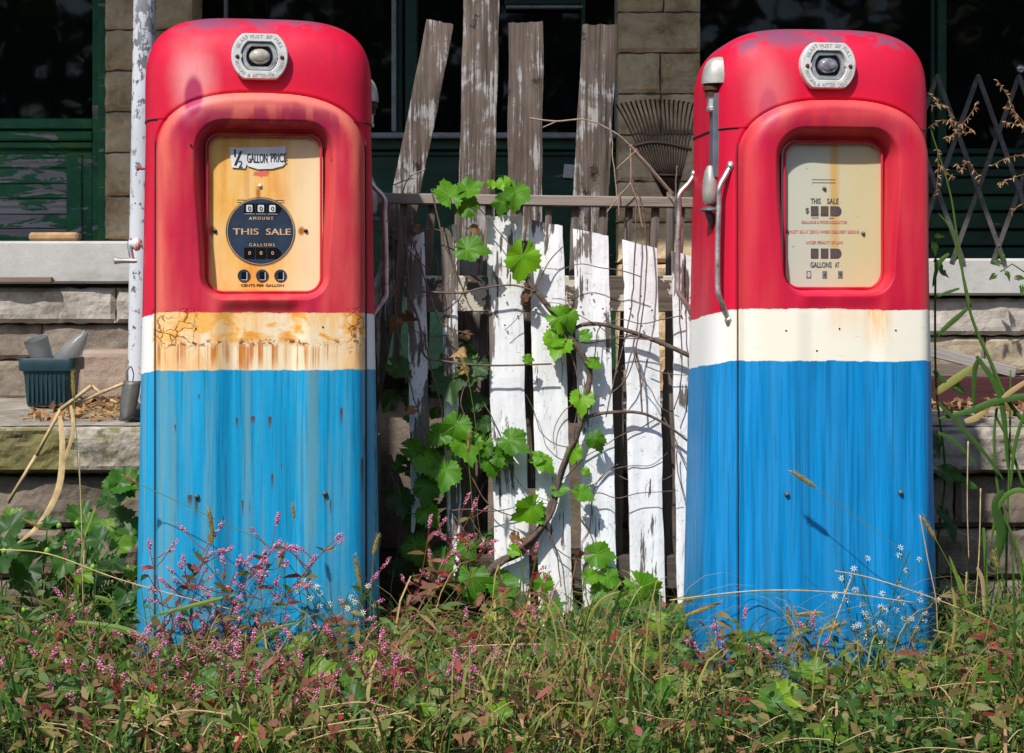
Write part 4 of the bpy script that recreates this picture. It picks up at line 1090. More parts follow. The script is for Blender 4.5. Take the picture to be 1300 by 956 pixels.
def xgrain(name, base, dark, paint=None, cover=.4):
    m = Mt(name); co = m.co()
    g = m.noise(m.mapv(co, (3.5, 120, 120)), 1, 6, .7, .3); g2 = m.noise(m.mapv(co, (2, 26, 26)), 1, 4, .6, .6)
    c = m.ramp(g * .6 + g2 * .4, [(.34, dark), (.5, tuple((a + b) / 2 for a, b in zip(base, dark))), (.66, base)]); h = g
    if paint:
        pn = m.noise(m.mapv(co, (22, 22, 22)), 1, 5, .65); mask = m.step(pn, .56 - cover * .12, .58 - cover * .12)
        c = m.mix(mask, c, paint); h = h + mask
    return m.fin(c, .85, 0, m.bump(h, .6, .004), .3)
mb = MB(); a, b = P(514, 0, .445).x, P(882, 0, .445).x
mb.box((a, .441, P(0, 396, .441).z), (b, .475, P(0, 350, .441).z), bev=.003); o = mb.build('backer_rail', xgrain('flaking_cream_rail_wood', (.17, .135, .105), (.05, .038, .03), (.50, .46, .37), .35)); toward(o, FT)
mb = MB(); mb.box((a + .1, .441, P(0, 748, .441).z), (b, .475, P(0, 706, .441).z), bev=.003); o = mb.build('backer_rail', xgrain('dark_rail_wood', (.10, .08, .065), (.03, .024, .02))); toward(o, FT)

# grey porch railing with slats behind the fence
RY = .545
RT = thing('porch_railing', (P(690, 0, RY).x, RY, 0), 'low grey wooden railing with thin slats behind the picket fence', 'railing')
mb = MB(); m4 = Matrix.Rotation(R(.8), 4, 'Y'); zc = P(690, 255, RY).z; xc_ = P(690, 0, RY).x
mb.box((P(478, 0, RY).x - xc_, 0, -.014), (P(882, 0, RY).x - xc_, .05, .014), mat=Matrix.Translation((xc_, RY - .02, zc)) @ m4, bev=.003)
o = mb.build('top_rail', xgrain('grey_rail_wood_long', (.34, .29, .25), (.17, .135, .11))); toward(o, RT)
for px in (512, 548, 583, 621, 660, 697, 731, 766, 799, 833, 866):
    q = ((px - 4.5, 258), (px + 4.5, 258), (px - 15, 470), (px - 6, 470)); plank(q, RY, .018, 50 + px, 'slat', SLATW, RT, nv=16, nu=3)
# tall boards
BY = .66
bds = [(((542, 24), (576, 31), (494, 262), (530, 262)), 'tall grey board leaning left, leftmost of the four behind the railing', 1, .541),
       (((590, -60), (635, -60), (581, 300), (627, 300)), 'tallest brown board with white patches running out of the frame top', 2, 0),
       (((646, 29), (690, 27), (644, 262), (688, 262)), 'straight grey board with crumbly dark band, third from the left behind the railing', 3, .541),
       (((740, 31), (784, 31), (727, 262), (772, 262)), 'grey board with worn knots nearest the stone pillar and rake', 4, .541)]
for q, lb, i, zb in bds:
    (a1, b1), (a2, b2), (c1_, d1), (c2_, d2) = q
    ybot = 360 + (CAMH - (zb if i > 2 else 0)) / ((DIST + BY) / K)
    if i == 1: ybot = 700
    if i == 3: ybot = 620
    def ext(p, qq):
        t = (ybot - p[1]) / (qq[1] - p[1]); return (p[0] + (qq[0] - p[0]) * t, ybot)
    nq = (q[0], q[1], ext(q[0], q[2]), ext(q[1], q[3]))
    yb = BY + (.0 if i != 2 else .03)
    o = plank(nq, yb, .028, 80 + i, 'weathered_board', GREYBD, None, nv=90, nu=8, jag_top=.002)
    tag(o, lb, 'board', 'tall boards behind the railing')
    
# a brown board behind the second picket
o = plank(((588, 470), (612, 470), (576, 760), (600, 760)), .50, .02, 95, 'weathered_board', SLATW, None, nv=40, nu=4, jag_top=.02)
tag(o, 'short brown board standing low behind the second picket', 'board')
for k_, (q, yy) in enumerate([(((772, 480), (792, 470), (770, 760), (790, 760)), .49), (((842, 470), (860, 480), (838, 780), (856, 780)), .49)]):
    o = plank(q, yy, .02, 97 + k_, 'weathered_board', SLATW, None, nv=40, nu=4, jag_top=.02)
    tag(o, ['short dark board low behind the gap right of the fifth picket', 'short dark board low behind the gap beside the sixth picket'][k_], 'board')

# ------------------------------------------------------------------ rake
KY = 1.15
rk0 = P(850, 520, KY)
RK = thing('leaf_rake', (rk0.x, KY, LT), 'rusty fan leaf rake standing tines up against the stone pillar', 'rake')
mb = MB(); ap = P(851, 252, KY)
for i in range(18):
    t = i / 17; tx = 782 + t * 104; ty = 128 - 6 * math.sin(t * math.pi)
    tip = P(tx, ty + 4, KY); mid = ap.lerp(tip, .86); mid.y += .0
    tip2 = tip + Vector((0, -.035, -.006))
    mb.tube([ap + Vector(((t - .5) * .03, 0, 0)), ap.lerp(mid, .5) + Vector(((t - .5) * .02, 0, 0)), mid, tip, tip2], .0027, 5)
toward(mb.build('tines', RAKEM, None, True), RK)
mb = MB(); mb.tube(spline([P(804, 186, KY - .004), P(826, 181, KY - .004), P(850, 183, KY - .004), P(878, 190, KY - .004)]), .0058, 8)
mb.tube([P(836, 222, KY - .003), P(864, 223, KY - .003)], .004, 6); toward(mb.build('crossbar', RAKEM, None, True), RK)
mb = MB(); mb.tube([ap + Vector((0, 0, .02)), ap + Vector((0, 0, -.05)), Vector((rk0.x, KY + .02, LT))], [.012, .0135, .0135], 12); toward(mb.build('handle', SLATW, None, True), RK)

# ------------------------------------------------------------------ scissor gate on the right window
GT = thing('security_gate', (P(1400, 0, 1.5).x, 1.52, wz(332)), 'folding lattice security gate of dull crossed strips over the right window', 'gate')
mb = MB(); GY = 1.53
apx = [1086 + 52 * k for k in range(0, 14)]
for a in apx:
    for sgn, yo in ((1, 0), (-1, .006)):
        p = P(a, 96, GY + yo); q = P(a + sgn * .36 * 238, 334, GY + yo)
        if q.x < wx(889) or q.x > P(1760, 0, GY).x: continue
        dv = (q - p).normalized(); pr = Vector((dv.z, 0, -dv.x)) * .0075
        i4 = [mb.vert(v) for v in (p + pr, p - pr, q - pr, q + pr)]; i5 = [mb.vert(v + Vector((0, .004, 0))) for v in (p + pr, p - pr, q - pr, q + pr)]
        mb.face(*i4); mb.face(*i5[::-1])
        for k_ in range(4): mb.face(i4[k_], i5[k_], i5[(k_ + 1) % 4], i4[(k_ + 1) % 4])
toward(mb.build('lattice', IRON), GT)
for a in apx:
    for r_ in range(4):
        mb = MB(); mb.lathe([(.001, -.004), (.005, -.003), (.005, .008)], P(a + (26 if r_ % 2 else 0), 96 + 72 * r_, GY), 'Y', 8); toward(mb.build('rivet', DARKGREY), GT)
mb = MB(); mb.lathe([(.001, -.03), (.012, -.028), (.014, -.02), (.010, -.012), (.008, .0)], P(1293, 88, GY), 'Y', 14); toward(mb.build('knob', CHROME, None, True), GT)

# ------------------------------------------------------------------ clutter on the porch
# teal planter
def planter():
    c = P(66, 508, 1.22); c.z = LT + .003
    F_ = .82
    T = thing('planter', c, 'dark teal ribbed plastic flower pot holding litter, on the left porch ledge', 'planter')
    mb = MB(); H = .15
    def sq(w, d_, z, r, n=6, ribs=0): 
        out = []
        for cx, cy, a0 in ((1, 1, 0), (-1, 1, 90), (-1, -1, 180), (1, -1, 270)):
            for k in range(n + 1):
                q = R(a0 + 90 * k / n); out.append((cx * (w - r) + r * math.cos(q), cy * (d_ - r) + r * math.sin(q), z))
        return out
    prof = [(.074, .0), (.079, .008), (.088, .10), (.090, .108), (.102, .110), (.104, .116), (.104, .142), (.101, .148), (.094, .148), (.090, .10), (.080, .09)]
    rings = [[mb.vert(p) for p in sq(w * F_, w * .66, z, w * .18)] for w, z in prof]
    for i in range(len(rings) - 1):
        n = len(rings[i])
        for k in range(n): mb.face(rings[i][k], rings[i][(k + 1) % n], rings[i + 1][(k + 1) % n], rings[i + 1][k])
    mb.face(*rings[0][::-1]); mb.face(*rings[-1])
    m_ = simple('teal_plastic', (.007, .034, .046), .45, 0, .3, 25); mb.build('pot', m_, T, auto=.5)
    mb = MB()
    for k in range(9):
        t = -1 + 2 * k / 8
        mb.box((t * .054 - .003, -.0605, .012), (t * .054 + .003, -.050, .104), bev=.001)
    mb.build('ribs', m_, T)
    mb = MB(); mb.prism([(-.070, .0), (.070, 0), (.070, .004), (-.070, .004)], -.048, .048); o = mb.build('soil', ground_bits, T); o.location = (0, 0, .105)
    return c
ground_bits = simple('dry_potting_soil', (.05, .035, .022), .95, 0, .5, 60, .8)
pc = planter()
m = Mt('cloudy_plastic'); PLASTIC = m.fin((.50, .53, .55), .3, 0, None, .5, Transmission_Weight=.75, IOR=1.25)
mb = MB(); mb.lathe([(.030, .0), (.031, .004), (.034, .05), (.037, .085), (.038, .087), (.036, .086), (.029, .006)], (0, 0, 0), 'Z', 24); o = mb.build('plastic_cup', PLASTIC, None, auto=.6)
o.location = pc + Vector((-.02, -.01, .125)); o.rotation_euler = (R(15), R(-14), 0); tag(o, 'crumpled clear plastic cup standing in the teal flower pot', 'cup')
mb = MB(); mb.lathe([(.012, .115), (.013, .10), (.022, .085), (.031, .05), (.033, .0), (.030, -.03), (.028, -.032)], (0, 0, 0), 'Z', 24); o = mb.build('plastic_bottle', PLASTIC, None, auto=.6)
o.location = pc + Vector((.035, 0, .135)); o.rotation_euler = (0, R(38), 0); tag(o, 'milky plastic bottle lying slanted across the teal flower pot', 'bottle')
# concrete lump
mb = MB(); rock(mb, 0, .17, .0, .165, -.01, .14, .008, .02, .010, 911); o = mb.build('concrete_block', stone_mat('pinkish_concrete', [(.3, (.24, .17, .13)), (.6, (.38, .29, .23))], soot=.15)); 
vv = P(100, 498, 1.40); o.location = (vv.x, 1.40, LT); tag(o, 'pitted pinkish concrete block on the ledge between flower pot and post', 'block')
# sill packet
mb = MB(); mb.box((0, 0, 0), (.165, .05, .028), bev=.008); o = mb.build('wrapped_packet', simple('tan_wrapping', (.42, .26, .13), .3, 0, .3, 25, .6)); v0 = P(36, 307, 1.555); o.location = (v0.x, 1.55, wz(306, 1.54) + .001); o.rotation_euler = (0, 0, R(-3)); tag(o, 'tan plastic wrapped packet lying on the left window sill', 'packet')
mb = MB(); mb.box((0, 0, 0), (1.2, .022, .018), bev=.002); o = mb.build('wood_strip', xgrain('pink_brown_strip', (.24, .17, .14), (.12, .08, .06))); v0 = P(67, 358, 1.53); o.location = (v0.x - 1.2, 1.515, v0.z - .002); tag(o, 'thin brown wood strip under the left window sill', 'wood strip')
# scoop
so = P(161, 535, .68)
T = thing('shovel', (so.x, .68, LT), 'small grey shovel blade propped against the white post', 'shovel')
mb = MB(); n = 8; rows = []
for j in range(11):
    t = j / 10; row = []
    hw = .019 + .006 * math.sin(t * 2.2) if t > .12 else .010 + .08 * t
    for i in range(n + 1):
        u = -1 + 2 * i / n; row.append(mb.vert((u * hw + .012 * t - .004, .012 * (u * u) - .004 + .02 * t, .006 + .105 * t)))
    rows.append(row)
for j in range(10):
    for i in range(n): mb.face(rows[j][i], rows[j][i + 1], rows[j + 1][i + 1], rows[j + 1][i])
o = mb.build('blade', simple('dull_zinc', (.11, .11, .10), .5, .4, .3, 30), T, True); md = o.modifiers.new('s', 'SOLIDIFY'); md.thickness = .003
mb = MB(); mb.tube(spline([(.0, .02, .105), (-.006, .022, .13), (.004, .025, .15), (.012, .026, .13), (.010, .022, .108)]), .0018, 6); mb.build('wire_loop', DARKGREY, T, True)
# right side timbers
mb = MB(); mb.box((0, 0, 0), (1.9, .10, .085), bev=.004); o = mb.build('maroon_timber', xgrain('maroon_paint', (.075, .022, .026), (.035, .012, .013))); v0 = P(1180, 512, 1.25); o.location = (v0.x, 1.25, LT + .003); tag(o, 'dark maroon squared timber lying on the porch right of the second pump', 'timber')
for k_, (p, q, r_, lb, mt) in enumerate([((1182, 446), (1290, 484), .017, 'grey split rail sloping down to the maroon timber, upper of two', (.36, .33, .31)), ((1178, 470), (1262, 482), .020, 'brown broken rail lying flat just above the maroon timber', (.20, .16, .13))]):
    a, b = P(p[0], p[1], 1.38), P(q[0], q[1], 1.30); b.z = max(b.z, LT + .1); mb = MB()
    dvec = b - a; L = dvec.length
    mb.box((0, -.02, -r_), (L, .02, r_), bev=.003); o = mb.build('split_rail', xgrain('rail_wood_%d' % k_, mt, tuple(c * .4 for c in mt))); o.location = a; o.rotation_euler = (0, math.asin(-dvec.z / L), math.atan2(dvec.y, dvec.x)); tag(o, lb, 'rail')

# ------------------------------------------------------------------ vegetation helpers
def leaf(mb, pos, size, facing, up, v, seed, kind_='grape', m=0, curl=.25):
    """facing = normal, up = direction the leaf tip points to"""
    rnd = random.Random(seed)
    f = Vector(facing).normalized(); t = Vector(up); t = (t - f * t.dot(f)).normalized(); s = t.cross(f)
    nseg = 60 if kind_ == 'grape' else 20; nr = 4
    c = mb.vert(Vector(pos), v, (.0001, .0001)); prev = None
    wob = [rnd.uniform(.9, 1.1) for _ in range(7)]; fold = rnd.uniform(.10, .45); ph = rnd.uniform(0, 6); cd_ = rnd.uniform(-.1, .5) * curl * 2
    for r_ in range(1, nr + 1):
        rr = r_ / nr; ring = []
        for k in range(nseg + 1):
            a = -math.pi * .93 + 2 * math.pi * .93 * k / nseg          # 0 = tip
            if kind_ == 'grape':
                ax = abs(a)
                lobe = .70 + .10 * math.cos(a) + .36 * math.exp(-(ax / .30) ** 2) + .12 * math.exp(-((ax - 1.02) / .30) ** 2) + .03 * math.exp(-((ax - 1.95) / .35) ** 2)
                if ax > 2.3: lobe += (ax - 2.3) * .22
                tooth = 1 + ((.075, -.02, -.055)[(k if a < 0 else nseg - k) % 3]) * (1 if r_ == nr else 0)
                rad = lobe * tooth * wob[int((a + 3.2) / 1.1) % 7] ** .5
            else:
                rad = 1 / (abs(math.cos(a)) / 1 + abs(math.sin(a)) * 2.6 + .12 * (1 if abs(a) > 1.6 else 0) * 6)
            rad *= rr
            X_ = rad * math.sin(a); Y_ = rad * math.cos(a)
            zz = fold * abs(X_) * .8 - cd_ * (Y_ ** 2) * .8 + .07 * math.sin(a * 5 + ph) * rr ** 2 - .10 * rr ** 3 * rnd.random() * (.6 if kind_ == 'grape' else 0)
            p = Vector(pos) + (s * X_ + t * Y_ + f * zz) * size
            ring.append(mb.vert(p, min(.999, max(.001, v)), (X_, Y_)))
        for k in range(nseg):
            if prev is None: mb.face(c, ring[k], ring[k + 1], m=m)
            else: mb.face(prev[k], ring[k], ring[k + 1], prev[k + 1], m=m)
        prev = ring
def blade(mb, base, h, lean, wd, v, rnd, m=0, seg=5, droop=.5):
    """grass blade; lean = (dx,dy) horizontal offset of the tip"""
    b = Vector(base); d2 = Vector((lean[0], lean[1], 0)); L = d2.length
    side = Vector((-lean[1], lean[0], 0)).normalized() if L > 1e-4 else Vector((1, 0, 0))
    side = (side + Vector((rnd.uniform(-.6, .6), rnd.uniform(-.6, .6), 0))).normalized()
    prev = None
    for i in range(seg + 1):
        t = i / seg; z = h * (math.sin(t * math.pi / 2 * (1 + droop * .55)) if droop > .3 else t ** .9)
        p = b + d2 * (t ** 1.8) + Vector((0, 0, z)); w_ = wd * (1 - t ** 2.2) * (.6 + .4 * min(1, t * 4))
        fl = Vector((0, 0, w_ * .25))
        a = mb.vert(p - side * w_ + fl, v); c = mb.vert(p + side * w_ + fl, v)
        if prev: mb.face(prev[0], prev[1], c, a, m=m)
        prev = (a, c)
def strip_path(mb, pts, wd, v, m=0, side=None, fold=.3):
    """long curved leaf along a path"""
    sp = spline(pts, 7); n = len(sp); prev = None
    for i, p in enumerate(sp):
        t = i / (n - 1); tn = (sp[min(i + 1, n - 1)] - sp[max(i - 1, 0)]).normalized()
        sd = side if side else tn.cross(Vector((0.1, -1, .25)))
        sd = Vector(sd).normalized(); w_ = wd * (math.sin(math.pi * min(1, .12 + t * .88)) ** .6) if t < .999 else .0002
        nrm = tn.cross(sd)
        ids = [mb.vert(p - sd * w_ + nrm * w_ * fold, v), mb.vert(p, v), mb.vert(p + sd * w_ + nrm * w_ * fold, v)]
        if prev:
            mb.face(prev[0], prev[1], ids[1], ids[0], m=m); mb.face(prev[1], prev[2], ids[2], ids[1], m=m)
        prev = ids
def foxhead(mb, p0, p1, r, rnd, m=0, dens=1.0):
    """bristly seed head between p0 and p1"""
    ax = (p1 - p0); L = ax.length; ax.normalize(); a = ax.cross(Vector((.3, .9, .2))).normalized(); b = ax.cross(a)
    mb.tube([p0, p0.lerp(p1, .15), p0.lerp(p1, .5), p0.lerp(p1, .85), p1], [r * .25, r * .55, r * .62, r * .45, r * .1], 6, m=m, va=.35)
    for k in range(int(95 * dens)):
        t = rnd.random() ** .9; q = rnd.uniform(0, 6.28); d_ = a * math.cos(q) + b * math.sin(q)
        o = p0 + ax * (L * t) + d_ * r * .45 * math.sin(math.pi * (.08 + .85 * t)); e = o + d_ * r * .95 + ax * r * 1.1
        w_ = ax.cross(d_) * r * .10; v = rnd.uniform(.3, 1)
        i = [mb.vert(o - w_, v), mb.vert(o + w_, v), mb.vert(e, v)]; mb.face(*i, m=m)
def bead(mb, p, r, v, m=0):
    i = [mb.vert(Vector(p) + Vector(o) * r, v) for o in ((1, 0, 0), (-1, 0, 0), (0, 1, 0), (0, -1, 0), (0, 0, 1.25), (0, 0, -1.25))]
    for a, b, c in ((0, 2, 4), (2, 1, 4), (1, 3, 4), (3, 0, 4), (2, 0, 5), (1, 2, 5), (3, 1, 5), (0, 3, 5)): mb.face(i[a], i[b], i[c], m=m)
def spike(mb, p0, p1, r, rnd, m=0):
    """smartweed flower spike: beads crowded round a stem"""
    L = (p1 - p0).length; n = int(L / .0017)
    ax = (p1 - p0).normalized(); a = ax.cross(Vector((.3, .9, .2))).normalized(); b = ax.cross(a)
    for k in range(n):
        t = k / max(1, n - 1); q = k * 2.4; rr = r * (.65 + .35 * math.sin(math.pi * t))
        if rnd.random() < .12: continue
        bead(mb, p0 + ax * L * t + (a * math.cos(q) + b * math.sin(q)) * rr * .7, rr * .62 * rnd.uniform(.7, 1.15), rnd.random(), m)
def lance(mb, pos, d_, L, wd, v, rnd, m=0, droop=.3):
    d_ = Vector(d_).normalized(); pts = [Vector(pos) + d_ * L * t - Vector((0, 0, droop * L * t * t)) for t in (0, .33, .66, 1)]
    sp = pts; prev = None; sd = d_.cross(Vector((rnd.uniform(-.5, .5), -1, rnd.uniform(-.2, .9)))).normalized()
    for p, w_ in zip(sp, (.15, 1, .8, .02)):
        i = [mb.vert(p - sd * wd * w_, v), mb.vert(p + sd * wd * w_, v)]
        if prev: mb.face(prev[0], prev[1], i[1], i[0], m=m)
        prev = i
def smartweed(mb, base, top, rnd, spikes=5, red=.5, side=.05):
    """m0 = stem/leaf, m1 = pink"""
    mid = base.lerp(top, .5) + Vector((rnd.uniform(-.03, .03), rnd.uniform(-.02, .02), 0)); sp = spline([base, mid, top], 6)
    mb.tube(sp, [.0017 * (1 - .5 * i / len(sp)) for i in range(len(sp))], 5, m=0, va=min(.99, red + .25))
    dirn = (top - mid).normalized(); spike(mb, top, top + (dirn + Vector((rnd.uniform(-.3, .3), 0, rnd.uniform(-.2, .3)))).normalized() * rnd.uniform(.022, .036), .0050, rnd, 1)
    for k in range(spikes):
        i = rnd.randint(len(sp) // 3, len(sp) - 2); p = sp[i]; s_ = rnd.choice((-1, 1))
        e = p + Vector((s_ * rnd.uniform(.3, 1) * side, rnd.uniform(-.03, .02), rnd.uniform(.25, 1) * side))
        mb.tube([p, p.lerp(e, .5) + Vector((0, 0, -.004)), e], .0011, 4, m=0, va=min(.99, red + .3)); dv = (e - p).normalized(); spike(mb, e, e + dv * rnd.uniform(.016, .032), .0046, rnd, 1)
    for k in range(spikes + 2):
        p = sp[rnd.randint(0, len(sp) - 3)]; lance(mb, p, (rnd.uniform(-1, 1), rnd.uniform(-.8, .4), rnd.uniform(.1, 1)), rnd.uniform(.03, .06), .0055, min(.99, max(.01, red + rnd.uniform(-.35, .35))), rnd)

# ------------------------------------------------------------------ grape vine on the fence
VT = thing('grape_vine', P(628, 735, .40), 'twisting grapevine with bright green lobed leaves climbing the picket fence', 'vine')
VY = .395
mb = MB()
def vpath(mb, pts, r0, r1, Y=VY, m=0, wob=.0):
    pp = [P(a, b, Y + (c[0] if c else 0)) for a, b, *c in pts]
    sp = spline(pp, 7); n = len(sp)
    sp = [p + Vector((noise.noise(p * 30) * .003, noise.noise(p * 21 + Vector((5, 5, 5))) * .003, 0)) for p in sp]
    mb.tube(sp, [r0 + (r1 - r0) * i / n for i in range(n)], 8, m=m)
vpath(mb, [(600, 760), (628, 718), (662, 700), (690, 665), (705, 625), (718, 585), (735, 545), (742, 515), (748, 470), (722, 425), (700, 395), (678, 366), (668, 352)], .0105, .006)
vpath(mb, [(628, 722), (668, 690), (700, 652), (712, 600), (728, 560)], .006, .005, VY - .012)
vpath(mb, [(716, 430, .02), (740, 412), (775, 414), (820, 428), (850, 440), (876, 452)], .0045, .0065)
vpath(mb, [(742, 530), (770, 524), (812, 524), (840, 536), (876, 562)], .005, .0028)
toward(mb.build('thick_stem', VINEDK, None, True), VT)
mb = MB()
for pts, a_, b_ in [([(512, 275), (516, 320), (520, 370), (532, 410), (538, 450), (560, 458), (620, 464), (700, 462)], .0035, .0022),
                    ([(535, 370), (585, 372), (610, 366), (650, 362), (680, 370)], .003, .0022), ([(600, 255), (630, 290), (652, 318)], .0016, .0014),
                    ([(548, 240), (562, 300), (580, 350), (590, 368)], .0022, .0014), ([(522, 300), (545, 370), (560, 410), (600, 425)], .0022, .0014),
                    ([(800, 225), (812, 250), (820, 300), (818, 380), (800, 470), (775, 500)], .0024, .0014),
                    ([(808, 260), (806, 320), (800, 400), (780, 480), (770, 530)], .0022, .0014), ([(860, 210), (858, 260), (862, 380), (866, 470), (856, 520)], .0022, .0014),
                    ([(700, 400), (716, 420), (735, 490), (728, 560), (740, 620)], .0018, .0012), ([(805, 440), (812, 470), (815, 525)], .0034, .002),
                    ([(500, 360), (505, 420), (530, 520), (560, 590)], .0022, .0014), ([(690, 660), (706, 700), (712, 745)], .0022, .0013),
                    ([(740, 520), (752, 470), (760, 420), (775, 400)], .0018, .0011), ([(470, 290), (500, 300), (530, 330), (548, 345)], .0022, .0014),
                    ([(842, 530), (858, 560), (876, 600)], .002, .0012), ([(560, 560), (590, 590), (620, 640), (650, 655)], .002, .0013),
                    ([(690, 658), (700, 690), (730, 710), (760, 700)], .0016, .001), ([(536, 420), (548, 470), (560, 520), (566, 600)], .0024, .0014)]:
    vpath(mb, pts, a_, b_, VY + random.uniform(-.012, .008))
rt = random.Random(12)
for k in range(34):
    px = rt.choice((rt.uniform(492, 620), rt.uniform(700, 872))); py = rt.uniform(300, 660); a = rt.uniform(-1.9, 1.9); pts = [(px, py)]
    for q in range(rt.randint(3, 6)):
        a += rt.uniform(-.6, .6); pts.append((pts[-1][0] + 26 * math.sin(a), pts[-1][1] + 26 * math.cos(a)))
    vpath(mb, [p for p in pts if 486 < p[0] < 876] if sum(486 < p[0] < 876 for p in pts) > 2 else [(px, py), (px + 4, py + 20), (px + 2, py + 40)], .0016, .0008, VY + rt.uniform(-.015, .05))
toward(mb.build('tendrils', VINE, None, True), VT)
mb = MB(); rg = random.Random(5)
LV = [(570, 240, 26, -10, .55), (600, 238, 22, 60, .6), (588, 258, 22, -60, .45), (641, 236, 14, 160, .95), (625, 232, 10, 20, .8), (655, 250, 22, 190, .5), (636, 262, 18, 200, .35), (602, 318, 27, 100, .5), (663, 335, 30, 185, .92), (718, 408, 26, 120, .75), (706, 440, 27, 195, .9), (722, 405, 17, 160, .65),
      (738, 512, 22, 180, .98), (728, 578, 16, 190, .95), (745, 600, 8, 120, 1.), (758, 562, 16, 160, .35), (708, 430, 16, 60, .7), (672, 456, 9, 90, .55), (742, 428, 12, 220, .6), (756, 462, 13, 110, .65),
      (572, 490, 30, 170, .25), (508, 470, 20, 130, .2), (600, 475, 26, 200, .15), (560, 555, 22, 120, .45), (577, 548, 26, 200, .5), (590, 570, 26, 170, .6), (545, 590, 28, 150, .6), (565, 605, 26, 190, .55), (528, 570, 20, 100, .45), (610, 570, 20, 210, .4), (625, 590, 26, 180, .45), (655, 565, 28, 130, .4), (640, 580, 22, 100, .35), (692, 590, 16, 130, .7), (680, 582, 12, 250, .6),
      (668, 650, 26, 230, .7), (690, 655, 15, 90, .65), (742, 628, 17, 120, .55), (712, 622, 14, 90, .5), (765, 705, 22, 100, .5), (778, 735, 20, 110, .65), (752, 730, 14, 60, .7), (770, 758, 26, 160, .4), (510, 640, 24, 170, .2), (540, 625, 26, 190, .3),
      (600, 742, 30, 170, .4), (560, 720, 26, 200, .3), (640, 750, 30, 150, .45), (530, 700, 24, 160, .35), (820, 755, 32, 140, .5), (800, 770, 22, 200, .4), (690, 745, 18, 170, .55), (595, 700, 20, 140, .35), (655, 700, 12, 120, .85), (545, 655, 22, 140, .5), (755, 800, 22, 170, .5), (700, 780, 20, 190, .45), (860, 800, 24, 170, .55)]
for i, (px, py, sz, rot, v) in enumerate(LV):
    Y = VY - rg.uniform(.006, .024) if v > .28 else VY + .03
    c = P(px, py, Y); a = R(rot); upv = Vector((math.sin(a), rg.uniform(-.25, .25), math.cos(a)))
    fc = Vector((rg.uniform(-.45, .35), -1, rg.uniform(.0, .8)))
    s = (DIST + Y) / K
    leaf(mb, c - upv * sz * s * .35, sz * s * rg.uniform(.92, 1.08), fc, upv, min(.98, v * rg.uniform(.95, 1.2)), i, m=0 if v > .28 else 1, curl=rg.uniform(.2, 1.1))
    mb.tube([c - upv * sz * s * .35, c - upv * sz * s * .9 + Vector((0, .02, 0))], .0011, 5, m=0, va=.5)
for k in range(70):
    px = rg.gauss(560, 45); py = rg.uniform(440, 730)
    if px < 488: continue
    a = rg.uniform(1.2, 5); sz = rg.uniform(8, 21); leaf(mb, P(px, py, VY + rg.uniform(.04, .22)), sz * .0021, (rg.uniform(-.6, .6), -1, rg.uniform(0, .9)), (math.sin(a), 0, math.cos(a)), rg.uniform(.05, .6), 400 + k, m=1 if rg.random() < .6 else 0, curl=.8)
toward(mb.build('leaves', [GRAPE, GRAPEDK], None, True), VT)
mb = MB()
for i, (px, py, sz) in enumerate([(593, 425, 9), (590, 448, 9), (668, 376, 10), (530, 290, 8), (515, 400, 10), (670, 690, 14), (655, 680, 10), (525, 520, 9), (600, 290, 9), (505, 405, 12), (590, 470, 8), (735, 705, 10)]):
    leaf(mb, P(px, py, VY), sz * .0021, (rg.uniform(-1, 1), -1, rg.uniform(-.5, 1)), (rg.uniform(-1, 1), 0, rg.uniform(-1, .4)), rg.random(), 300 + i, 'grape', curl=2.)
toward(mb.build('withered_leaves', DEAD, None, True), VT)
# dead pale twigs over the railing
mb = MB()
for pts in ([(672, 150), (705, 154), (742, 152), (775, 165), (800, 185), (845, 235), (857, 258)], [(776, 165), (778, 200), (784, 250), (786, 275)], [(800, 188), (800, 230), (785, 250), (770, 270)], [(800, 232), (810, 260), (816, 290)], [(690, 162), (706, 154)], [(782, 215), (798, 200), (808, 190)]):
    vpath(mb, pts, .0026 if len(pts) > 4 else .0018, .0016, .50)
o = mb.build('dead_twig', TWIG, None, True); tag(o, 'long bare pale twig trailing over the grey railing beside the rake', 'twig', None)
mb = MB()
for pts in ([(508, 250), (520, 225), (540, 215)], [(500, 235), (518, 228), (532, 225)]): vpath(mb, pts, .0018, .0014, .50)
o = mb.build('dead_twig', TWIG, None, True); tag(o, 'short pale twig at the foot of the leaning leftmost board', 'twig', None)
mb = MB(); vpath(mb, [(800, 184), (826, 215), (855, 248)], .0065, .005, .53); o = mb.build('dead_branch', VINE, None, True); tag(o, 'short brown branch resting aslant in front of the rake', 'branch')

# ------------------------------------------------------------------ bent dead cane, left
mb = MB()
def cane(mb, pts, r, Y): 
    for i in range(len(pts) - 1):
        a, b = P(*pts[i], Y), P(*pts[i + 1], Y); mb.tube([a, a.lerp(b, .5), b], [r * 1.15, r * .95, r * 1.1], 8)
cane(mb, [(10, 638), (46, 578), (77, 520)], .0045, .35); cane(mb, [(77, 520), (116, 490)], .005, .35); cane(mb, [(116, 490), (140, 508), (150, 512)], .004, .36); cane(mb, [(95, 513), (130, 498), (157, 487)], .0045, .36)
strip_path(mb, [P(76, 528, .34), P(79, 570, .33), P(74, 620, .32), P(50, 665, .31), P(22, 690, .30)], .008, .5)
strip_path(mb, [P(90, 515, .34), P(93, 545, .33), P(85, 575, .33), P(80, 588, .33)], .005, .5)
o = mb.build('dead_cane', STRAW, None, True); tag(o, 'broken straw coloured cane bent over in front of the left ledge', 'cane')

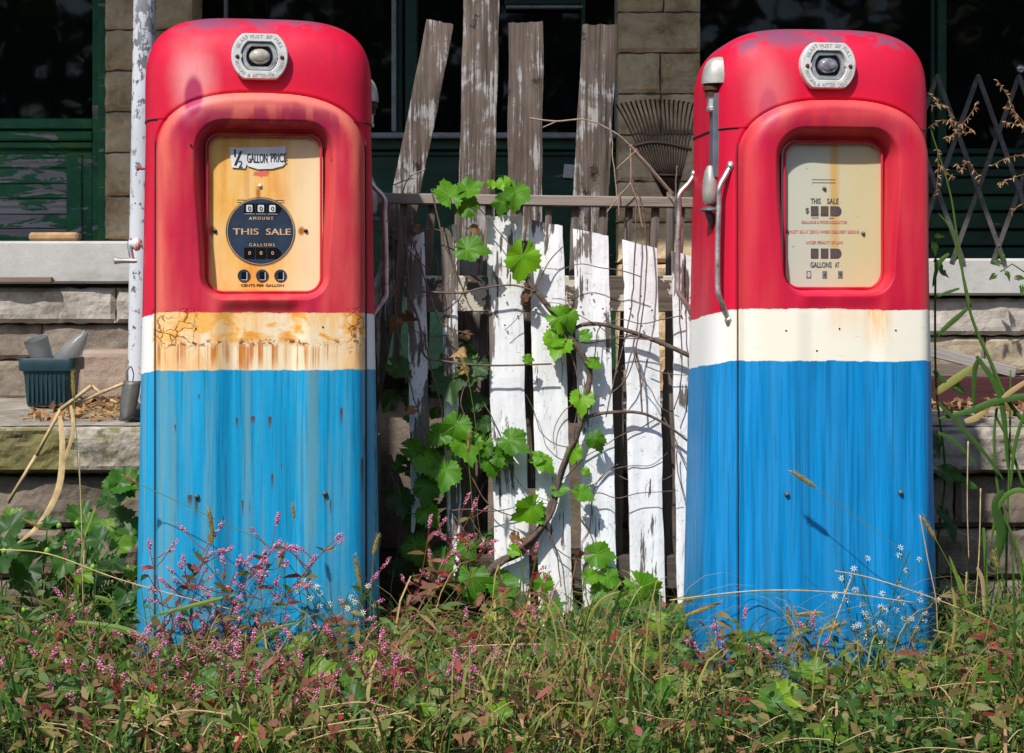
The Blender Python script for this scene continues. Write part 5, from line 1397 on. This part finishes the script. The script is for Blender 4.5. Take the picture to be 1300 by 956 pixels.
# ------------------------------------------------------------------ tall grass plant, right
JT = thing('tall_grass_plant', P(1290, 870, .15), 'tall green reed-like grass with broad arching blades and seed heads right of the second pump', 'plant')
mb = MB(); JY = .15
def stalk(mb, pts, r0, r1, Y): 
    sp = spline([P(a, b, Y) for a, b in pts], 6); mb.tube(sp, [r0 + (r1 - r0) * i / len(sp) for i in range(len(sp))], 7, va=.3)
stalk(mb, [(1310, 790), (1292, 700), (1270, 640), (1262, 560), (1268, 500)], .004, .003, JY)
stalk(mb, [(1330, 560), (1300, 535), (1275, 500), (1258, 460), (1240, 420), (1228, 380), (1215, 300), (1205, 240), (1180, 160)], .006, .0016, JY)
stalk(mb, [(1232, 390), (1218, 330), (1206, 290), (1190, 270)], .003, .0015, JY)
stalk(mb, [(1300, 620), (1280, 560), (1265, 530)], .0035, .003, JY); stalk(mb, [(1276, 840), (1278, 700), (1282, 560), (1283, 470)], .0035, .002, JY + .05)
toward(mb.build('stalks', GRASS, None, True), JT)
mb = MB()
for pts, wd, v in [([(1320, 500), (1270, 508), (1230, 522), (1190, 532)], .011, .15), ([(1190, 510), (1215, 535), (1250, 575), (1275, 610)], .007, .12), ([(1240, 452), (1265, 490), (1275, 530), (1280, 600)], .010, .2),
                   ([(1245, 455), (1238, 470), (1236, 520)], .008, .15), ([(1228, 392), (1205, 412), (1186, 430)], .008, .18), ([(1218, 366), (1200, 372), (1186, 378)], .005, .2), ([(1205, 322), (1192, 335), (1184, 365)], .007, .25),
                   ([(1260, 720), (1272, 680), (1265, 640), (1275, 622)], .016, .05), ([(1186, 470), (1195, 480), (1225, 500)], .008, .1), ([(1186, 500), (1215, 480), (1240, 462)], .012, .62), ([(1310, 480), (1280, 500), (1262, 520)], .008, .85),
                   ([(1188, 548), (1212, 560), (1240, 590)], .006, .12), ([(1330, 640), (1295, 622), (1270, 640), (1258, 690)], .008, .3), ([(1310, 500), (1290, 560), (1283, 620)], .006, .3), ([(1225, 535), (1240, 530), (1252, 520)], .010, .8)]:
    strip_path(mb, [P(a, b, JY - .03 + .004 * i) for i, (a, b) in enumerate(pts)], wd * .78, v)
toward(mb.build('blades', GRASS, None, True), JT)
mb = MB(); rr_ = random.Random(3)
def panicle(mb, pts, Y, n=26, ln=16):
    sp = spline([P(a, b, Y) for a, b in pts], 8); mb.tube(sp, .0009, 4, va=.97)
    for p in sp[::2]:
        for k in range(2):
            d_ = Vector((rr_.uniform(-1, 1), rr_.uniform(-.5, .5), rr_.uniform(-.9, .6))).normalized() * .006; lance(mb, p, d_, .011, .0014, rr_.uniform(.84, .99), rr_)
for pts in [[(1178, 118), (1186, 125), (1190, 132)], [(1184, 135), (1200, 134), (1208, 150), (1208, 158)], [(1182, 160), (1195, 153), (1215, 155), (1235, 165)], [(1205, 175), (1215, 165), (1232, 145), (1240, 130)], [(1200, 175), (1215, 170), (1232, 168)], [(1190, 190), (1191, 215), (1188, 248)],
            [(1215, 208), (1222, 215), (1228, 205), (1245, 228)], [(1266, 102), (1278, 120), (1290, 145), (1300, 165)], [(1276, 135), (1285, 140), (1300, 155)], [(1272, 155), (1288, 157), (1305, 165)], [(1260, 210), (1280, 200), (1310, 195)], [(1266, 235), (1280, 228), (1310, 218)], [(1284, 268), (1300, 258)], [(1196, 210), (1205, 222), (1208, 225)]]:
    mb = MB(); panicle(mb, pts, JY); toward(mb.build('seed_panicle', GRASS, None, True), JT)
# small sprig with dark oval leaves growing on the right sill
mb = MB(); sy = 1.42; rs = random.Random(2)
mb.tube([P(1300, 345, sy), P(1285, 335, sy), P(1270, 345, sy)], .0022, 5, va=.8)
for px, py, rot in ((1262, 350, 230), (1278, 347, 170), (1268, 335, 310), (1292, 353, 100), (1297, 365, 190), (1272, 326, 350)):
    a = R(rot); leaf(mb, P(px, py, sy), .030, (rs.uniform(-.4, .4), -1, .5), (math.sin(a), 0, math.cos(a)), .3, px, 'oval')
o = mb.build('leafy_sprig', GRAPEDK, None, True); tag(o, 'dark green oval leaved sprig hanging at the right window sill', 'plant')
# broad leaves beside the right pump
mb = MB()
for px, py, sz, rot, v in ((1200, 600, 34, 110, .35), (1225, 612, 20, 120, .3), (1186, 312, 14, 180, .9), (1190, 335, 16, 160, .3), (1186, 560, 24, 170, .1), (1195, 650, 22, 150, .15), (1190, 300, 10, 90, .95), (1212, 490, 18, 130, .3), (1196, 345, 12, 140, .35), (1205, 665, 26, 170, .1)):
    a = R(rot); leaf(mb, P(px, py, .45), sz * .0021, (.1, -1, .45), (math.sin(a), 0, math.cos(a)), v, px, 'oval')
mb.tube(spline([P(1196, 860, .47), P(1190, 700, .47), P(1200, 600, .47), P(1188, 480, .47), P(1188, 300, .46)]), .003, 6, va=.4)
o = mb.build('broadleaf_weed', WEEDLEAF, None, True); tag(o, 'broad green leaves showing along the right edge of the second pump', 'weed')

# ------------------------------------------------------------------ leafy weeds left of pump 1
mb = MB(); rl = random.Random(9)
for k in range(95):
    px = rl.uniform(-30, 175); py = rl.uniform(655, 830); Y = rl.uniform(.12, .5)
    if k < 14: px = rl.uniform(130, 168); py = rl.uniform(610, 730)
    a = rl.uniform(0, 6.28); sz = rl.uniform(.02, .058)
    leaf(mb, P(px, py, Y), sz, (rl.uniform(-.5, .5), -1, rl.uniform(.2, 1.4)), (math.sin(a), rl.uniform(-.3, .3), math.cos(a)), rl.uniform(.05, .75), 1000 + k, 'grape', m=0 if rl.random() < .7 else 1)
for k in range(26):
    px = rl.uniform(-10, 160); mb.tube(spline([P(px + rl.uniform(-30, 30), 880, .3), P(px, 780, .28), P(px + rl.uniform(-20, 20), rl.uniform(660, 740), .28)]), .0018, 5, va=.4)
o = mb.build('leafy_weeds', [WEEDLEAF, GRAPEDK], None, True); kind(o, 'stuff'); o['label'] = 'green leafy weeds crowding below the left ledge beside the first pump'; o['category'] = 'weeds'
# pod plants (green round husks)
HT = thing('husk_weed', P(80, 870, 0), 'sprawling weed with round pale green husks at the lower left', 'weed')
HM = simple('pale_green_husk', (.17, .33, .02), .5, 0, .25, 40); rh = random.Random(4)
for px, py in ((98, 665), (92, 775), (85, 815), (75, 668), (30, 775), (10, 790), (130, 850), (165, 830), (100, 833), (5, 700), (60, 700), (60, 800), (118, 720)):
    c = P(px, py, -.02); q_ = MB(); f_ = rh.uniform(.6, 1); q_.lathe([(.0005, .012 * f_), (.006 * f_, .009 * f_), (.009 * f_, .002), (.008 * f_, -.006 * f_), (.0005, -.010 * f_)], c, 'Z', 10); toward(q_.build('husk', HM, None, True), HT)
    q_ = MB(); q_.tube([c, c + Vector((.012, .01, -.03)), c + Vector((.02, .02, -.08))], .001, 4, va=.3); toward(q_.build('stalk', GRASS, None, True), HT)

# ------------------------------------------------------------------ ground cover
rg = random.Random(21)
mb = MB()
def inpump(x, y):
    for q in (pump1, pump2):
        if abs(x - q.location.x) < .30 and abs(y - .225) < .235: return True
    return False
n = 0
while n < 7600:
    y = rg.uniform(-.72, .40); x = rg.uniform(-1.45, 1.45) * (1 if y < .2 else 1)
    if inpump(x, y): continue
    patch = noise.noise(Vector((x * 3.2, y * 3.2, 3)))
    if noise.noise(Vector((x * 7, y * 7, 8))) < -.28: n += 1; continue
    h = (rg.uniform(.03, .15) + (.10 if rg.random() < .08 else 0)) * (1 + .7 * patch)
    if x > 1.0: h *= 1.45
    if .42 < x < 1.0 and y < .02: h *= .60
    if -.92 < x < -.3 and y < .02: h *= .82
    if x < -.9: h *= 1.15
    v = min(.98, max(.02, rg.gauss(.26 + patch * .45 + (.12 if -.9 < x < .2 else 0), .27)))
    ln = rg.uniform(.02, .20) ; a = rg.uniform(0, 6.28)
    blade(mb, (x, y, -.005), h, (ln * math.cos(a), ln * math.sin(a)), rg.choice((.0012, .0018, .0025, .0034, .0048)), v, rg, droop=rg.random()); n += 1
for k in range(520):   # long wiry stems crossing
    y = rg.uniform(-.55, .1); x = rg.uniform(-1.3, 1.3)
    if inpump(x, y): continue
    a = rg.uniform(-1.2, 1.2) + (0 if rg.random() < .5 else math.pi); ln = rg.uniform(.1, .45)
    blade(mb, (x, y, 0), rg.uniform(.12, .27), (ln * math.cos(a), ln * math.sin(a) * .4), rg.uniform(.001, .0022), rg.uniform(.3, .95), rg, seg=9, droop=1)
o = mb.build('grass', GRASS, None, False); kind(o, 'stuff'); o['label'] = 'tangled green and straw coloured grass along the foot of the pumps'; o['category'] = 'grass'
mb = MB(); rw = random.Random(31)
for k in range(210):
    y = rw.uniform(-.5, .05); x = rw.choice((rw.uniform(-1.3, -.25), rw.uniform(-.3, .45), rw.uniform(.95, 1.35), rw.uniform(-1.3, 1.3)))
    if inpump(x, y): continue
    if .42 < x < .95 and y > -.3: continue
    cl = noise.noise(Vector((x * 5, y * 5, 40)))
    if cl < -.12: continue
    b = Vector((x, y, 0)); t = b + Vector((rw.uniform(-.12, .12), rw.uniform(-.06, .06), rw.uniform(.08, .24))); sp = spline([b, b.lerp(t, .5) + Vector((rw.uniform(-.03, .03), 0, .01)), t], 5)
    vv = rw.choice((.1, .25, .35, .6, .8)); mb.tube(sp, [.0015 - .0008 * i / len(sp) for i in range(len(sp))], 4, va=min(.95, vv + .2))
    for i in range(2, len(sp)):
        if rw.random() < .75: lance(mb, sp[i], (rw.choice((-1, 1)) * rw.uniform(.4, 1), rw.uniform(-.6, .5), rw.uniform(-.1, .9)), rw.uniform(.025, .065), rw.uniform(.003, .008), min(.97, max(.02, rw.gauss(vv, .15))), rw, droop=rw.uniform(.1, .9))
o = mb.build('tangled_weeds', REDWEED, None, False); kind(o, 'stuff'); o['label'] = 'loose taller weeds with narrow leaves rising from the grass'; o['category'] = 'weeds'
mb = MB()
for k in range(420):
    y = rw.uniform(-.7, .3); x = rw.uniform(-1.4, 1.4)
    if inpump(x, y): continue
    a = rw.uniform(0, 6.28); L = rw.uniform(.06, .26); z = rw.uniform(.01, .09); d3 = Vector((math.cos(a), math.sin(a) * .6, rw.uniform(-.15, .25)))
    p = Vector((x, y, z)); mb.tube(spline([p, p + d3 * L * .5 + Vector((0, 0, rw.uniform(0, .03))), p + d3 * L], 4), rw.uniform(.0006, .0015), 4)
o = mb.build('matted_stalks', STRAW, None, False); kind(o, 'stuff'); o['label'] = 'matted dead straw stalks lying through the weeds'; o['category'] = 'straw'
# low broad litter and small leaves
mb = MB()
for k in range(5200):
    y = rg.uniform(-.72, .38); x = rg.uniform(-1.45, 1.45)
    if inpump(x, y): continue
    z = rg.uniform(0, .10) if rg.random() < .7 else rg.uniform(.05, .15)
    reg = .30 + .20 * (1 if -.95 < x < .15 else 0) + noise.noise(Vector((x * 4, y * 4, 9))) * .3
    lance(mb, (x, y, z), (rg.uniform(-1, 1), rg.uniform(-1, 1), rg.uniform(-.1, 1.2)), rg.uniform(.018, .055), rg.uniform(.003, .009), min(.98, max(.02, rg.gauss(reg, .22))), rg, droop=rg.uniform(0, .6))
o = mb.build('weed_leaves', REDWEED, None, False); kind(o, 'stuff'); o['label'] = 'low green and reddish weed leaves filling the grass'; o['category'] = 'weeds'
mb = MB()
for k in range(420):
    y = rg.uniform(-.72, .35); x = rg.uniform(-1.4, 1.4)
    if inpump(x, y): continue
    a = rg.uniform(0, 6.28)
    leaf(mb, (x, y, rg.uniform(.01, .10)), rg.uniform(.010, .026), (rg.uniform(-.6, .6), rg.uniform(-1, .2), 1), (math.sin(a), math.cos(a), 0), rg.random(), 5000 + k, 'oval' if k % 2 else 'grape', curl=2)
o = mb.build('dead_leaves', DEAD, None, False); kind(o, 'stuff'); o['label'] = 'dry brown leaf litter caught in the grass'; o['category'] = 'leaves'
mb = MB()
for k in range(330):
    y = rg.uniform(-.6, .3); x = rg.uniform(-1.4, 1.4)
    if inpump(x, y): continue
    a = rg.uniform(0, 6.28); leaf(mb, (x, y, rg.uniform(.02, .12)), rg.uniform(.012, .042), (rg.uniform(-.6, .6), -1, 1), (math.sin(a), math.cos(a), .3), rg.uniform(.2, .95), 7000 + k, 'grape')
o = mb.build('clover_leaves', WEEDLEAF, None, True); kind(o, 'stuff'); o['label'] = 'small round green leaves low in the grass'; o['category'] = 'weeds'
# pink smartweed drifting through the grass
mb = MB()
for k in range(85):
    u = rg.random(); y = rg.uniform(-.5, .0)
    x = rg.gauss(-.60, .30) if u < .62 else (rg.gauss(-.18, .14) if u < .8 else rg.uniform(-1.2, 1.1))
    if inpump(x, y): continue
    b = Vector((x, y, 0)); t = b + Vector((rg.uniform(-.07, .07), rg.uniform(-.05, .05), rg.uniform(.07, .17)))
    smartweed(mb, b, t, rg, rg.randint(2, 4), rg.uniform(.3, .8), .035)
o = mb.build('smartweed_patch', [REDWEED, PINK], None, False); kind(o, 'stuff'); o['label'] = 'pink flowering smartweed drifting through the grass'; o['category'] = 'wildflowers'
# single plants that stand clear
def sm(lbl, stems, Y, seed, red=.6, spikes=5, side=.045):
    r_ = random.Random(seed); m_ = MB()
    for (ax, ay, bx, by) in stems: smartweed(m_, P(ax, ay, Y + r_.uniform(-.02, .02)), P(bx, by, Y + r_.uniform(-.03, .03)), r_, spikes, red, side)
    o = m_.build('smartweed', [REDWEED, PINK], None, False); tag(o, lbl, 'wildflower', 'pink smartweed plants')
sm('pink smartweed with one long leaning stem low on the centre of the first pump', [(300, 800, 350, 668), (290, 790, 345, 700), (240, 800, 275, 675)], -.12, 1)
sm('pink smartweed branching low on the left side of the first pump', [(215, 850, 265, 690), (250, 850, 235, 720), (205, 870, 190, 700), (220, 860, 300, 720), (300, 850, 285, 720)], -.12, 2)
sm('pink smartweed leaning right near the right edge of the first pump', [(330, 800, 425, 685), (360, 800, 392, 720), (380, 850, 470, 740), (300, 840, 330, 740)], -.12, 3)
sm('tall red stemmed smartweed clump in front of the fence beside the first pump', [(520, 800, 600, 650), (500, 820, 590, 640), (560, 790, 610, 700), (490, 820, 545, 670), (470, 840, 560, 720), (520, 830, 600, 690)], .20, 4, .62, 4, .045)
sm('small pink smartweed in front of the right end of the fence', [(640, 830, 680, 700), (650, 850, 690, 740), (700, 850, 660, 790)], .15, 5, .7, 3)
sm('small pink smartweed at the lower left edge of the second pump', [(900, 870, 945, 785), (930, 880, 1030, 790), (905, 860, 910, 800), (1020, 880, 1035, 800)], -.12, 6, .6, 3, .03)
sm('pink smartweed at the far lower left beside the ledge', [(85, 860, 82, 700), (110, 850, 80, 760), (60, 870, 90, 790)], .0, 7, .6, 3, .03)
# white asters
ASTC = simple('aster_centre', (.30, .16, .06), .8)
def aster(lbl, stems, Y, seed, n):
    r_ = random.Random(seed); T = thing('aster', P(stems[0][0], stems[0][1], Y), lbl, 'wildflower', 'small white asters'); a_ = MB(); b_ = MB()
    for (x0_, y0_, x1_, y1_) in stems:
        p, q = P(x0_, y0_, Y), P(x1_, y1_, Y); sp = spline([p, p.lerp(q, .5) + Vector((r_.uniform(-.02, .02), 0, .01)), q], 6); a_.tube(sp, .0013, 5, va=.2)
        for k in range(n):
            b_ = MB()
            c = sp[r_.randint(len(sp) // 2, len(sp) - 1)] + Vector((r_.uniform(-.028, .028), r_.uniform(-.02, .02), r_.uniform(-.02, .025)))
            a_.tube([sp[min(len(sp) - 2, len(sp) // 2 + k % 5)], c], .0006, 4, va=.2)
            for j in range(3): lance(a_, c, (r_.uniform(-1, 1), r_.uniform(-1, 1), r_.uniform(-.6, .6)), .010, .0013, r_.uniform(.05, .3), r_)
            f = Vector((r_.uniform(-.6, .6), -1, r_.uniform(0, 1))).normalized(); s1 = f.cross(Vector((0, 0, 1))).normalized(); s2 = s1.cross(f)
            for j in range(7):
                an = 6.283 * j / 7; d_ = s1 * math.cos(an) + s2 * math.sin(an); w_ = (s2 * math.cos(an) - s1 * math.sin(an)) * .0009
                i4 = [b_.vert(c, .5), b_.vert(c + d_ * .005 - w_ + f * .001, .9), b_.vert(c + d_ * .0088, .9), b_.vert(c + d_ * .004 + w_ + f * .001, .9)]; b_.face(*i4)
            bead(b_, c + f * .0015, .0013, .6, 1); toward(b_.build('flower', [WHITEF, ASTC], None), T)
    toward(a_.build('stems', GRASS, None), T)
aster('wiry aster with many tiny white flowers low on the right of the second pump', [(1120, 860, 1155, 700), (1110, 860, 1120, 770), (1130, 850, 1090, 720), (1150, 860, 1150, 770), (1100, 850, 1070, 715), (1110, 860, 1185, 760), (1120, 850, 1100, 790)], -.10, 1, 6)
aster('small white aster clump low on the right edge of the first pump', [(420, 820, 400, 745), (430, 830, 460, 740), (440, 820, 440, 760), (400, 820, 385, 742)], -.10, 2, 4)
# foxtails
FX = [((1005, 598), (1035, 618), (1150, 710), 'leaning across the middle of the second pump'), ((1170, 655), (1188, 685), (1215, 740), 'at the right edge of the second pump'), ((158, 602), (173, 613), (350, 700), 'reaching across the upper left of the first pump'), ((265, 645), (270, 680), (275, 760), 'upright against the left half of the first pump'),
      ((362, 690), (354, 720), (345, 790), 'upright right of centre on the first pump'), ((371, 640), (374, 658), (378, 740), 'small and upright near the right of the first pump'), ((92, 470), (94, 506), (100, 600), 'upright in front of the teal flower pot'),
      ((868, 762), (882, 760), (1000, 758), 'lying flat across the left edge of the second pump'), ((915, 765), (870, 782), (820, 790), 'bent low left of the second pump'), ((1010, 780), (1045, 778), (1080, 800), 'low across the centre of the second pump'), ((1075, 790), (1042, 800), (1000, 850), 'curved low near the foot of the second pump'),
      ((596, 548), (594, 575), (600, 650), 'in front of the gap left of the tall picket'), ((585, 450), (594, 478), (604, 540), 'high beside the bare board'), ((480, 680), (474, 705), (470, 780), 'at the right edge of the first pump'), ((450, 705), (458, 745), (462, 800), 'thick and dark low on the first pump right side'),
      ((1262, 700), (1266, 722), (1270, 800), 'far right in the grass'), ((545, 700), (548, 725), (556, 800), 'low before the fence left end'), ((960, 825), (962, 850), (964, 890), 'at the foot of the second pump'), ((1000, 770), (1002, 795), (1006, 850), 'small before the second pump centre left'), ((640, 775), (652, 800), (668, 850), 'slanting below the tall picket'), ((752, 770), (748, 790), (745, 840), 'below the middle pickets'), ((30, 660), (60, 672), (120, 690), 'lying flat over the weeds far left')]
for i, (tip, bs, root, wh) in enumerate(FX):
    r_ = random.Random(60 + i); Y = .25 if 500 < tip[0] < 860 else (-.1 if tip[0] > 180 or i == 2 else .2)
    T = thing('foxtail', P(root[0], root[1] + 40, Y + .02), 'fuzzy tan foxtail grass head ' + wh, 'grass stalk', 'foxtail grass heads')
    a_ = MB(); foxhead(a_, P(bs[0], bs[1], Y), P(tip[0], tip[1], Y), (.0078 if i not in (5,) else .0055), r_); toward(a_.build('seed_head', FOX, None), T)
    b_ = MB(); sp = spline([P(bs[0], bs[1], Y), P((bs[0] + root[0]) / 2, (bs[1] + root[1]) / 2 - 3, Y), P(root[0], root[1], Y), P(root[0] + r_.uniform(-5, 15), root[1] + 60, Y + .02)], 6); b_.tube(sp, .0009, 5, va=.5); toward(b_.build('stem', GRASS, None, True), T)
mb = MB(); r_ = random.Random(77)
for k in range(150):
    x = r_.uniform(-1.3, 1.3); y = r_.uniform(-.55, .1)
    if inpump(x, y) or (r_.random() < .5 and x < .1): continue
    b = Vector((x, y, 0)); t = b + Vector((r_.uniform(-.08, .08), r_.uniform(-.04, .04), r_.uniform(.09, .17))); dd = (t - b).normalized() + Vector((r_.uniform(-.5, .5), 0, 0)); mb.tube([b, b.lerp(t, .5), t], .0008, 4, va=.4)
    foxhead(mb, t, t + dd.normalized() * r_.uniform(.02, .04), .0042, r_, dens=.5)
o = mb.build('foxtail_patch', FOX, None, False); kind(o, 'stuff'); o['label'] = 'short foxtail grass heads low in the tangle'; o['category'] = 'grass'
# yellow blades and dry stalks standing out
mb = MB()
for i, (pts, wd, v, Y) in enumerate([([(1200, 870), (1212, 800), (1212, 760), (1208, 745)], .004, .72, -.12), ([(1262, 860), (1240, 800), (1222, 750), (1205, 705)], .006, .5, -.05), ([(1250, 780), (1248, 740), (1243, 725), (1240, 720)], .005, .85, -.05), ([(715, 870), (735, 815), (760, 765), (790, 750)], .004, .62, .0), ([(75, 815), (82, 840), (84, 866)], .006, .85, -.15), ([(95, 790), (160, 800), (215, 830), (240, 860)], .007, .45, -.15), ([(120, 757), (140, 765), (150, 790)], .005, .4, -.1), ([(200, 780), (260, 765), (300, 755)], .005, .42, -.15), ([(310, 870), (320, 820), (345, 800), (380, 790)], .005, .4, -.2)]):
    strip_path(mb, [P(a, b, Y) for a, b in pts], wd, v)
o = mb.build('yellow_blades', GRASS, None, False); kind(o, 'stuff'); o['label'] = 'yellowing broad grass blades standing out of the tangle'; o['category'] = 'grass'
DS = [([(1168, 655), (1178, 710), (1188, 760), (1190, 800)], 'pale straight dry stalk against the right edge of the second pump'), ([(1229, 560), (1228, 640), (1230, 710)], 'tall pale dry stalk right of the second pump'), ([(1245, 620), (1243, 700), (1238, 770)], 'second dry stalk at the far right, shorter and grey'), ([(100, 575), (104, 680), (106, 820)], 'long thin pale stalk crossing the left weeds'), ([(-10, 698), (60, 703), (150, 735), (240, 760), (300, 775)], 'reddish wiry stem crossing in front of the first pump foot'), ([(850, 762), (960, 750), (1060, 752), (1160, 765)], 'fine arching straw across the second pump lower left'), ([(470, 870), (520, 838), (580, 822), (700, 818), (830, 825), (880, 840)], 'long arching straw low across the middle foreground'), ([(1080, 735), (1060, 790), (1040, 850)], 'leaning straw in front of the second pump'), ([(1060, 725), (1110, 735), (1200, 765), (1280, 800)], 'pale straw slanting down to the far right')]
for i, (pts, lb) in enumerate(DS):
    Y = (-.12 if i not in (1, 2, 3) else .05); mb = MB(); sp = spline([P(a, b, Y) for a, b in pts], 8); mb.tube(sp, [.0016 - .0006 * k / len(sp) for k in range(len(sp))], 6); o = mb.build('dry_stalk', STRAW, None, True); tag(o, lb, 'grass stalk', 'dry grass stalks')
# dead leaves on the porch
mb = MB(); r_ = random.Random(88)
for k in range(150):
    if k < 95: x = P(r_.uniform(60, 165), 0, 1.0).x; y = r_.uniform(.70, 1.25)
    else: x = P(r_.uniform(1190, 1330), 0, 1).x; y = r_.uniform(.75, 1.2)
    a = r_.uniform(0, 6.28); leaf(mb, (x, y, LT + r_.uniform(.004, .03)), r_.uniform(.014, .032), (r_.uniform(-.8, .8), r_.uniform(-1, .3), .8), (math.sin(a), math.cos(a), r_.uniform(-.2, .4)), r_.random(), 9000 + k, 'oval' if k % 3 else 'grape', curl=2.5)
o = mb.build('leaf_litter', DEAD, None, False); kind(o, 'stuff'); o['label'] = 'curled dry leaves heaped on the porch ledges'; o['category'] = 'leaves'
mb = MB()
for k in range(60): 
    x = P(r_.uniform(60, 165), 0, 1.0).x; y = r_.uniform(.70, 1.25); a = r_.uniform(-.6, .6); mb.tube([(x, y, LT + .008), (x + .05 * math.cos(a), y + .05 * math.sin(a), LT + r_.uniform(.006, .03))], .0012, 4)
o = mb.build('straw_bits', STRAW); kind(o, 'stuff'); o['label'] = 'broken straw lying among the porch leaves'; o['category'] = 'leaves'

# ------------------------------------------------------------------ wood across the road behind the camera (seen only in the window glass)
mb = MB(); r_ = random.Random(4)
for k in range(20000):
    x = r_.uniform(-26, 26); y = r_.uniform(-19, -14); top = 6.3 + 1.2 * noise.noise(Vector((x * .25, 0, 0))); z = r_.uniform(0, top) ** 1.0
    if noise.noise(Vector((x * .5, 1, z * .5))) > .45 and z > 1.6: continue
    s_ = r_.uniform(.18, .42); a = Vector((r_.uniform(-1, 1), r_.uniform(-1, 1), r_.uniform(-1, 1))).normalized(); b = a.cross(Vector((r_.uniform(-1, 1), .3, r_.uniform(-1, 1)))).normalized(); c = Vector((x, y, z))
    mb.face(mb.vert(c + a * s_, .3), mb.vert(c + b * s_ * .6, .3), mb.vert(c - a * s_, .3), mb.vert(c - b * s_ * .6, .3))
o = mb.build('distant_wood', GRASS); kind(o, 'stuff'); o['label'] = 'dense green wood across the road'; o['category'] = 'wood'

bpy.context.view_layer.update()
